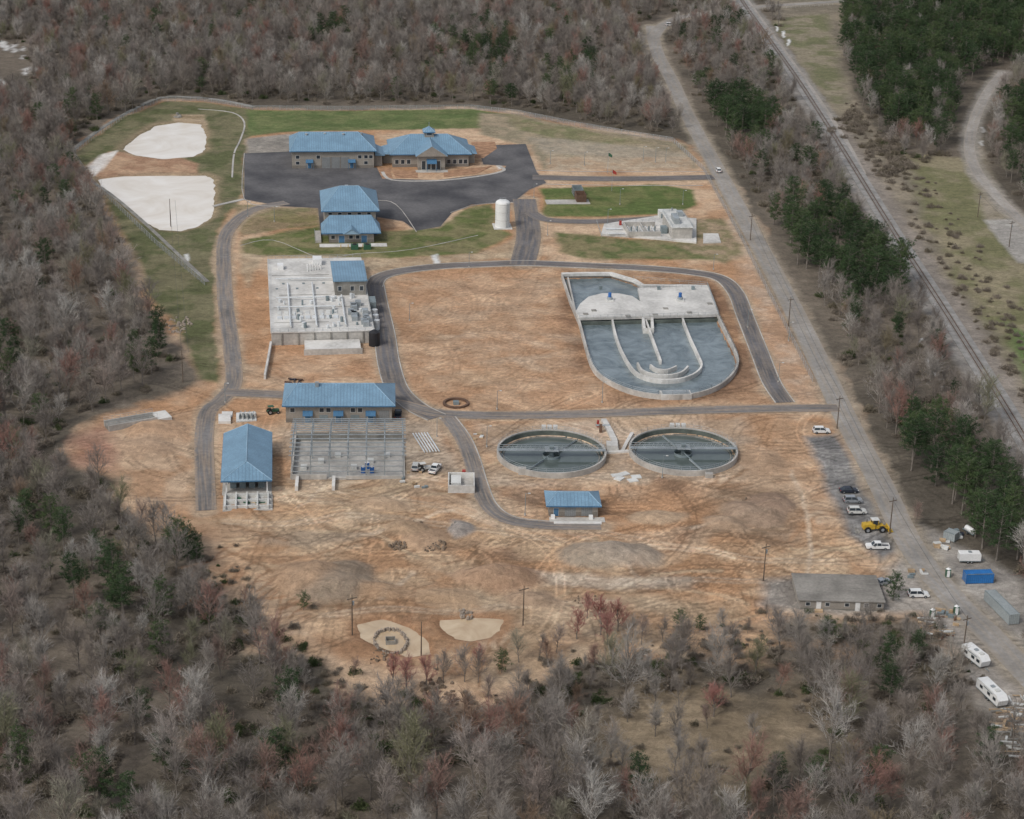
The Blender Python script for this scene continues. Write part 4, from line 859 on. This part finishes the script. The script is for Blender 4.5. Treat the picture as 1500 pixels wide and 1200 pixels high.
o=Obj('white_tank_trailer',1420,782,2.0); o.p('tank','white').tube((-1.4,0,1.2),(1.4,0,1.2),.7,n=12); o.p('frame','steeld').box(-1.8,2.4,-.5,.5,.45,.55); wheel(o,0,.7,.35,.2); wheel(o,0,-.7,.35,.2); o.done()
def container(u,v,yaw,L,mt,h=2.6):
    o=Obj('shipping_container',u,v,yaw); o.p('shell',mt).box(-L/2,L/2,-1.22,1.22,.15,h)
    for x in (-L/2,L/2):
        for y in (-1.22,1.22): o.p('corner_post',mt).box(x-.09,x+.09,y-.09,y+.09,.1,h+.05)
    for y in (-1.22,1.22): o.p('top_rail','steeld').box(-L/2+.1,L/2-.1,y-.06,y+.06,h-.05,h+.06)
    for y in (-.8,-.3,.3,.8): o.p('lock_rod','steel').tube((-L/2-.04,y,.3),(-L/2-.04,y,h-.1),.03,n=4)
    o.p('door_panels',mt).box(-L/2-.03,-L/2-.003,-1.1,1.1,.25,h-.1); o.done()
container(1432,852,.12,6.6,'contblue'); container(1466,897,rd(1445,870,1495,920),12.2,'contgrey',2.7); container(1393,790,-.7,3.0,'contgrey',2.2)
def pole(u,v,h=10,name='utility_pole',arm=True):
    o=Obj(name,u,v,math.radians(30)); o.p('pole','wood').cyl(0,0,-.5,h,.17,.10,n=8)
    if arm:
        o.p('crossarm','wood').box(-1.2,1.2,-.07,.07,h-1,h-.82)
        for x in (-1.1,-.4,.4,1.1): o.p('insulator','concd').cyl(x,0,h-.82,h-.6,.06,n=6)
        o.p('transformer','steel').cyl(.35,.1,h-2.6,h-1.7,.25,n=8) if random.random()<.4 else None
    o.done(join=True)
for a in [(1099,352),(1155,478),(1226,628),(1303,782),(1118,852),(1410,960),(516,930),(1432,318),(1478,362),(766,916)]: pole(*a)
for a in [(617,958,8),(250,330,10),(268,560,10)]: pole(a[0],a[1],a[2],arm=False)
def wire(a,b_,h=9.3,sag=.8,off=0):
    p0=Vector(P(a[0],a[1]));p1=Vector(P(b_[0],b_[1])); o=Obj('power_line',xy=tuple(p0),yaw=0); d=p1-p0; last=None
    for k in range(11):
        t=k/10; q_=(d.x*t+off,d.y*t,h-sag*4*t*(1-t)); 
        if last: o.p('wire','black').tube(last,q_,.035,n=4)
        last=q_
    o.done()
pp=[(1099,352),(1155,478),(1226,628),(1303,782)]
for a,b_ in zip(pp,pp[1:]):
    for off in (-1,1): wire(a,b_,off=off)
for off in (0,2.0): wire((250,330),(268,560),9.5,2,off)
wire((1303,782),(1410,960)); wire((1432,318),(1478,362))
for u,v in [(363,318),(402,325),(687,392),(782,290),(802,345),(806,240),(856,243),(908,300),(890,330),(1000,300),(1045,395),(1095,480),(882,590),(728,600),(713,655),(970,700),(960,238),(975,238),(769,755),(1140,560),(1155,500),(640,640),(600,470),(330,590),(942,235)]:
    o=Obj('light_pole',u,v); h=5.5+random.random(); o.p('pole','steeld').cyl(0,0,0,h,.10,.06,n=6); o.p('arm','steeld').tube((0,0,h-.05),(.9,-.3,h+.1),.05,n=4); o.p('lamp','whited').box(.6,1.2,-.5,-.15,h+.05,h+.2); o.p('base','conc').cyl(0,0,0,.5,.25,n=8); o.done(join=True)
for u,v,mt in [(890,254,'greenp'),(896,280,'red')]:
    o=Obj('flagpole',u,v,0); o.p('pole','steel').cyl(0,0,0,9,.09,.05,n=6); p=o.p('flag',mt)
    for k in range(5): p.face([(.08+k*.3,.08*math.sin(k),7.2-k*.12),(.38+k*.3,.08*math.sin(k+1),7.1-k*.12),(.38+k*.3,.08*math.sin(k+1),8.5-k*.2),(.08+k*.3,.08*math.sin(k),8.7-k*.2)])
    o.done()
o=Obj('guard_rail',1040,12); rail(o,o.px([(1040,24),(1110,15),(1220,8)]),.0,'rail','whited',3); o.done()
# ---------------------------------------------------------------- vegetation
def tmat(name,stops,rough=.9):
    m,nt,b=newmat(name); oi=N(nt,'ShaderNodeObjectInfo'); co=N(nt,'ShaderNodeTexCoord').outputs['Object']
    r=ramp(nt,oi.outputs['Random'],stops); r=mixc(nt,.7,r,ramp(nt,noise(nt,co,.5,3),[(.3,.3),(.7,.7)]),'OVERLAY')
    nt.links.new(r,b.inputs['Base Color']); b.inputs['Roughness'].default_value=rough; b.inputs['Specular IOR Level'].default_value=.1; return m
M['twig']=tmat('bare_twigs',[(0,(.27,.24,.215)),(.22,(.19,.165,.145)),(.4,(.32,.295,.265)),(.55,(.23,.195,.165)),(.68,(.43,.41,.375)),(.78,(.25,.18,.15)),(.86,(.29,.165,.135)),(.93,(.20,.20,.12)),(1,(.34,.305,.27))])  # twig tones lightened overall to stand in for slight haze
M['redtwig']=tmat('budding_maple_twigs',[(0,(.32,.145,.12)),(1,(.38,.20,.17))])
M['needle']=tmat('pine_needles',[(0,(.032,.056,.026)),(.5,(.050,.082,.036)),(1,(.075,.105,.045))])
M['bark']=mat('bark',(.20,.175,.15),.95,.2,1,6)
M['shrub']=tmat('evergreen_shrub_leaves',[(0,(.05,.07,.03)),(1,(.09,.11,.05))])
M['brush']=tmat('dry_brush',[(0,(.17,.145,.115)),(.5,(.24,.205,.165)),(1,(.15,.13,.09))])
def strp(p,a,b_,w,rr):
    d=(b_-a); side=d.cross(Vector((rr.uniform(-1,1),rr.uniform(-1,1),rr.uniform(-1,1))))
    if side.length<1e-6: return
    side=side.normalized()*w; i=len(p.v); p.v+=[tuple(a-side),tuple(a+side),tuple(b_)]; p.f.append((i,i+1,i+2)); p.uv+=[(0,0),(1,0),(0,1)]
def rdir(d,ang,rr):
    up=Vector((0,0,1)) if abs(d.z)<.9 else Vector((1,0,0)); a=d.cross(up).normalized(); b_=d.cross(a); t=rr.random()*6.283
    return (d*math.cos(ang)+(a*math.cos(t)+b_*math.sin(t))*math.sin(ang)).normalized()
def bare(name,seed,Ht=13,tw='twig',spread=1.0):
    rr=random.Random(seed); pb=Part('bark'); pt=Part(tw); p=Vector((0,0,-.3)); d=Vector((0,0,1)); pts=[p.copy()]
    for k in range(7): d=(d+Vector((rr.uniform(-.12,.12),rr.uniform(-.12,.12),.15))).normalized(); p=p+d*Ht*.105; pts.append(p.copy())
    for k in range(7): pb.tube(pts[k],pts[k+1],.2*(1-k/8),.2*(1-(k+1)/8),n=5)
    for i in range(18):
        t=.26+.74*(i/17); f=t*7; k=min(6,int(f)); q_=pts[k].lerp(pts[k+1],f-k); dd=rdir(d,rr.uniform(.55,1.05)*(1.3-t*.75),rr); dd.z=abs(dd.z)*.8+.3; dd.normalize()
        L_=Ht*(.46-.20*t)*rr.uniform(.75,1.15)*spread; prev=q_
        for s in range(4):
            dd=(dd+Vector((rr.uniform(-.25,.25),rr.uniform(-.25,.25),.10))).normalized(); q1=prev+dd*L_/4; (pb if s<1 else pt).tube(prev,q1,.085*(1-s/4.6),.085*(1-(s+1)/4.6),n=3)
            for c in range(3 if s else 1):
                st=prev.lerp(q1,rr.random()); bd=rdir(dd,rr.uniform(.45,1.0),rr); bd.z+=.25; bd.normalize(); bl=Ht*.15*rr.uniform(.6,1.25); be=st+bd*bl; strp(pt,st,be,.04,rr)
                for w_ in range(8):
                    ts=st.lerp(be,.15+.85*w_/7); td=rdir(bd,rr.uniform(.35,.95),rr); td.z+=.15; strp(pt,ts,ts+td.normalized()*Ht*.085*rr.uniform(.6,1.3),.028,rr)
            prev=q1
    return meshfrom(name,[pb,pt])
def pine(name,seed,Ht=15,cw=3.4,base=.3):
    rr=random.Random(seed); pb=Part('bark'); pn=Part('needle')
    lean=Vector((rr.uniform(-.03,.03),rr.uniform(-.03,.03),1)); pb.tube((0,0,-.3),tuple(lean*Ht*.95),.24,.05,n=6)
    n=40
    for i in range(n):
        t=base+(1-base)*((i+rr.random())/n); a=i*2.399+rr.uniform(-.5,.5); z=Ht*t
        prof=(math.sin(min(1,(1-t)/(1-base)*1.15+.08)*math.pi*.62))**.8; L_=cw*prof*rr.uniform(.45,1.3)+.35
        d=Vector((math.cos(a),math.sin(a),.15+.5*t)); s0=lean*z; e=s0+d*L_; pb.tube(s0,e,.05,.015,n=3)
        m_=max(2,int(L_*1.9))
        for c in range(m_):
            cc=s0.lerp(e,.3+.75*(c+rr.random())/m_)+Vector((rr.gauss(0,.3),rr.gauss(0,.3),rr.gauss(0,.2)))
            for k in range(18):
                o_=cc+Vector((rr.gauss(0,.28),rr.gauss(0,.28),rr.gauss(0,.2))); dd=Vector((rr.gauss(0,1),rr.gauss(0,1),rr.gauss(.3,.7))).normalized(); strp(pn,o_,o_+dd*rr.uniform(.3,.6),.085,rr)
    return meshfrom(name,[pb,pn])
def bush(name,seed,R=1.5,mt='brush',n=420,leaf=.07,L0=.6):
    rr=random.Random(seed); p=Part(mt)
    for k in range(n):
        d=Vector((rr.gauss(0,1),rr.gauss(0,1),abs(rr.gauss(0,.8)))).normalized(); r=R*rr.random()**.45*(1+.35*math.sin(3*math.atan2(d.y,d.x)+seed)); o_=Vector((d.x*r,d.y*r,d.z*r*.85)); dd=Vector((rr.gauss(0,.6)+d.x*.5,rr.gauss(0,.6)+d.y*.5,rr.gauss(.6,.5))).normalized(); strp(p,o_,o_+dd*L0*rr.uniform(.5,1.2),leaf,rr)
    for k in range(14): d=Vector((rr.gauss(0,.6),rr.gauss(0,.6),1)).normalized(); p.tube((0,0,-.2),tuple(d*R*.9),.03,.01,n=3)
    return meshfrom(name,[p])
def coll(name,meshes):
    c=bpy.data.collections.new(name)
    for k,me in enumerate(meshes): c.objects.link(bpy.data.objects.new('%s_%02d'%(name,k),me))
    return c
bm=[bare('bare_tree_mesh',s,13,spread=sp) for s,sp in ((1,1),(2,1.2),(3,.85),(4,1.1),(5,.75),(6,1.3),(7,.95))]
rm=[bare('maple_mesh',21,9,'redtwig',1.1),bare('maple_mesh',22,8,'redtwig',1.2)]
pm=[pine('pine_mesh',s,h_,c_,b_) for s,h_,c_,b_ in ((1,15,3.6,.28),(2,14,3.2,.22),(3,16,3.4,.4),(4,12,3.6,.12),(5,15,4.0,.35))]
sm=[bush('brush_mesh',s) for s in (1,2,3)]; em=[bush('shrub_mesh',s,1.9,'shrub',800,.11,.42) for s in (1,2,3)]
def scatter(name,c,pts):
    me=bpy.data.meshes.new(name); me.from_pydata([(a[0],a[1],a[2]) for a in pts],[],[])
    for an,ty,ix in (('rz','FLOAT',3),('sc','FLOAT',4),('pi','INT',5)):
        at=me.attributes.new(an,ty,'POINT'); at.data.foreach_set('value',[a[ix] for a in pts])
    o=link(bpy.data.objects.new(name,me)); ng=bpy.data.node_groups.new(name,'GeometryNodeTree')
    ng.interface.new_socket('Geometry',in_out='INPUT',socket_type='NodeSocketGeometry'); ng.interface.new_socket('Geometry',in_out='OUTPUT',socket_type='NodeSocketGeometry')
    gi=ng.nodes.new('NodeGroupInput'); go=ng.nodes.new('NodeGroupOutput'); ip=ng.nodes.new('GeometryNodeInstanceOnPoints'); ci=ng.nodes.new('GeometryNodeCollectionInfo')
    ci.inputs['Collection'].default_value=c; ci.inputs['Separate Children'].default_value=True; ci.inputs['Reset Children'].default_value=True
    def na(n_,t):
        x=ng.nodes.new('GeometryNodeInputNamedAttribute'); x.data_type=t; x.inputs['Name'].default_value=n_; return [q_ for q_ in x.outputs if q_.enabled and q_.name=='Attribute'][0]
    cx=ng.nodes.new('ShaderNodeCombineXYZ'); Lk=ng.links.new
    Lk(na('rz','FLOAT'),cx.inputs['Z']); Lk(gi.outputs[0],ip.inputs['Points']); Lk(ci.outputs[0],ip.inputs['Instance']); ip.inputs['Pick Instance'].default_value=True
    Lk(na('pi','INT'),ip.inputs['Instance Index']); Lk(cx.outputs[0],ip.inputs['Rotation']); Lk(na('sc','FLOAT'),ip.inputs['Scale']); Lk(ip.outputs[0],go.inputs[0])
    md=o.modifiers.new('scatter','NODES'); md.node_group=ng; return o
def inpoly(poly,x,y):
    c=False;n=len(poly)
    for i in range(n):
        a=poly[i];b_=poly[(i+1)%n]
        if (a[1]>y)!=(b_[1]>y) and x<(b_[0]-a[0])*(y-a[1])/(b_[1]-a[1])+a[0]: c=not c
    return c
PINEZ=[[(1225,-60),(1700,-60),(1700,130),(1450,110),(1425,215),(1370,225),(1300,205),(1262,150),(1235,100)],[(1468,160),(1700,170),(1700,330),(1520,300),(1462,255)]]
ROWZ=[[(1038,165),(1095,160),(1140,195),(1118,230),(1075,228),(1050,205)],[(1120,330),(1170,318),(1245,330),(1335,432),(1300,455),(1245,450),(1160,410)],[(1270,655),(1340,640),(1420,680),(1500,770),(1530,830),(1440,830),(1360,800),(1320,770)]]
EG=[(230,545,55,50),(60,800,90,40),(190,950,60,60),(140,880,60,40),(370,1080,50,50),(30,1160,50,40),(160,1170,60,40),(240,1190,60,30),(265,1120,40,30),(1290,960,80,40),(1240,960,60,30),(1330,990,50,40),(850,120,60,35),(690,80,80,35),(120,180,50,25),(80,640,60,40),(450,1040,40,30),(20,560,50,60),(470,60,50,20),(1160,1000,50,25),(500,1100,40,30),(1080,970,40,18)]
rr=random.Random(11); B=[];PN=[];SH=[];ES=[];rows=[]
YW=P(750,760)[1]
sp=6.7; y=262
while y<1260:
    hw=(y*cT+H*sT)*820/F+25; spx=sp
    x=-hw
    while x<hw:
        px_=x+rr.uniform(-.5,.5)*spx; py_=y+rr.uniform(-.5,.5)*spx; x+=spx
        i=min(len(gx)-1,int(np.searchsorted(gx,px_))); j=min(len(gy)-1,int(np.searchsorted(gy,py_)))
        u,v=proj(px_,py_)
        if any(inpoly(z_,u,v) for z_ in ROWZ):
            if not CLEAR[j,i]:
                if rr.random()<.85: rows.append((px_,py_,rr.uniform(.8,1.15)))
            continue
        pz=any(inpoly(z_,u,v) for z_ in PINEZ)
        ii,jj=i,j
        if py_<YW and px_<90:
            ii=min(len(gx)-1,int(np.searchsorted(gx,px_+WX[j,i]*18))); jj=min(len(gy)-1,int(np.searchsorted(gy,py_+WY[j,i]*18)))
        if (CLEAR[jj,ii] and not pz) or HARD[j,i]: continue
        rz=rr.random()*6.28; zz=float(Z[j,i])
        if pz:
            q_=rr.random()
            if q_<.74: PN.append((px_,py_,zz,rz,rr.uniform(.65,1.15),rr.randrange(5)))
            elif q_<.92: B.append((px_,py_,zz,rz,rr.uniform(.7,1.0),rr.randrange(7)))
            continue
        if inpoly(SPARSE,px_,py_):
            if rr.random()<.5: B.append((px_,py_,zz,rz,rr.uniform(.4,.75),rr.randrange(7)))
            if rr.random()<.5: SH.append((px_+rr.uniform(-3,3),py_+rr.uniform(-3,3),zz,rz,rr.uniform(.4,.9),rr.randrange(3)))
            continue
        eg=any(((u-a)/c_)**2+((v-b_)/d_)**2<rr.uniform(.3,1.2) for a,b_,c_,d_ in EG)
        mid=1000<u<1500 and v<760
        if eg and rr.random()<.65:
            (PN if rr.random()<.55 else ES).append((px_,py_,zz,rz,rr.uniform(.55,.9),rr.randrange(3)))
            if rr.random()<.4: B.append((px_,py_,zz,rz,rr.uniform(.6,.95),rr.randrange(7)))
        elif rr.random()<(.10 if mid else .03): PN.append((px_,py_,zz,rz,rr.uniform(.45,.85),rr.randrange(5)))
        elif rr.random()<(.8 if mid else .95):
            n_=fbm(np.array([[px_]]),np.array([[py_]]),60,200,2)[0,0]
            B.append((px_,py_,zz,rz,(rr.uniform(.62,1.15))*(.76+.45*n_),rr.randrange(7)))
        for _ in range(2):
            if rr.random()<.6: SH.append((px_+rr.uniform(-3,3),py_+rr.uniform(-3,3),zz,rz,rr.uniform(.6,1.5),rr.randrange(3)))
        if rr.random()<.16: ES.append((px_+rr.uniform(-3,3),py_+rr.uniform(-3,3),zz,rz,rr.uniform(.4,1.1),rr.randrange(3)))
    y+=spx
for k in range(1300):
    u=rr.uniform(1225,1560); v=rr.uniform(150,660); e=1250+(v-245)*.655
    if e+25<u<e+75+rr.uniform(0,40) : 
        x,y=P(u,v); SH.append((x,y,0,rr.random()*6,rr.uniform(.4,1.1),rr.randrange(3)))
for a,b_,r in [(1300,220,30),(1315,245,18),(1250,185,20)]:
    for k in range(45): x,y=P(a+rr.gauss(0,r*.6),b_+rr.gauss(0,r*.4)); SH.append((x,y,0,rr.random()*6,rr.uniform(.8,1.6),rr.randrange(3)))
EDGE=[(285,800),(318,862),(372,912),(432,965),(492,1018),(560,1055),(640,1060),(720,1045),(800,1018),(850,1000),(900,985),(1000,968),(1080,945),(1160,928),(1290,925),(1350,940),(1400,1000)]
ew=catmull([P(*q_) for q_ in EDGE],6)
for k in range(560):
    a=rr.choice(ew); s_=rr.gauss(0,4); t_=rr.gauss(0,6); (SH if rr.random()<.85 else ES).append((a[0]+s_,a[1]+t_,0,rr.random()*6,rr.uniform(.25,.9),rr.randrange(3)))
    if rr.random()<.10: B.append((a[0]+s_,a[1]+t_-2,0,rr.random()*6,rr.uniform(.3,.6),rr.randrange(7)))
scatter('bare_woodland',coll('bare_tree_kind',bm),B); scatter('pine_woodland',coll('pine_tree_kind',pm),PN); scatter('underbrush',coll('brush_kind',sm),SH); scatter('evergreen_shrubs',coll('shrub_kind',em),ES)
def tree(name,me,x,y,s):
    o=link(bpy.data.objects.new(name,me)); o.location=(x,y,0); o.scale=(s,s,s); o.rotation_euler=(0,0,random.random()*6.28)
for x,y,s in rows: tree('pine_tree',random.choice(pm),x,y,s)
for u,v,s in [(262,818,.85),(274,822,.8),(248,806,.5),(288,824,.5)]: tree('pine_tree',pm[3],*P(u,v),s)
for u,v,s in [(445,893,.38),(996,925,.45),(1025,925,.35),(735,985,.45),(1308,880,.6)]: tree('young_pine_tree',pm[3],*P(u,v),s)
for u,v,s in [(595,1012,1.0),(625,1005,.9),(880,930,1.2),(845,935,.9),(905,925,1.0),(1045,1050,1.0),(860,905,.7),(575,1002,.8),(890,945,1.0),(700,975,.6)]: tree('red_maple_tree',random.choice(rm),*P(u,v),s)
for u,v,s in [(994,188,.9),(985,195,.6),(1340,770,.5),(680,1000,.7),(700,1000,.6),(650,1000,.6),(240,770,.5),(940,945,.6),(760,970,.6),(790,965,.5),(815,955,.55),(925,940,.5),(1060,925,.5),(970,940,.5)]: tree('bare_tree',random.choice(bm),*P(u,v),s)
# ---------------------------------------------------------------- light
SE,SA=math.radians(48),math.radians(225)
w=bpy.data.worlds.new('World'); sc.world=w; w.use_nodes=True; nt=w.node_tree; bg=nt.nodes['Background']
sky=N(nt,'ShaderNodeTexSky',sky_type='NISHITA'); sky.sun_disc=False; sky.sun_elevation=SE; sky.sun_rotation=SA; sky.air_density=1.0; sky.dust_density=3.0; sky.ozone_density=1
hs=N(nt,'ShaderNodeHueSaturation'); hs.inputs['Saturation'].default_value=.5; nt.links.new(sky.outputs[0],hs.inputs['Color']); nt.links.new(hs.outputs[0],bg.inputs['Color']); bg.inputs['Strength'].default_value=.14
L=bpy.data.lights.new('sun','SUN'); L.energy=1.3; L.angle=math.radians(11); L.color=(1,.97,.93); so=link(bpy.data.objects.new('sun',L))
dirv=Vector((math.sin(SA)*math.cos(SE),math.cos(SA)*math.cos(SE),math.sin(SE))); so.rotation_euler=dirv.to_track_quat('Z','Y').to_euler(); so.location=(0,300,400)
cam=bpy.data.cameras.new('camera'); cam.sensor_width=36; cam.lens=F/1500*36; cam.clip_end=30000; cam.clip_start=1
c=link(bpy.data.objects.new('camera',cam)); c.matrix_world=Matrix.Translation((0,0,H))@Matrix.Rotation(math.pi/2-TH,4,'X')@Matrix.Rotation(RO,4,'Z'); sc.camera=c
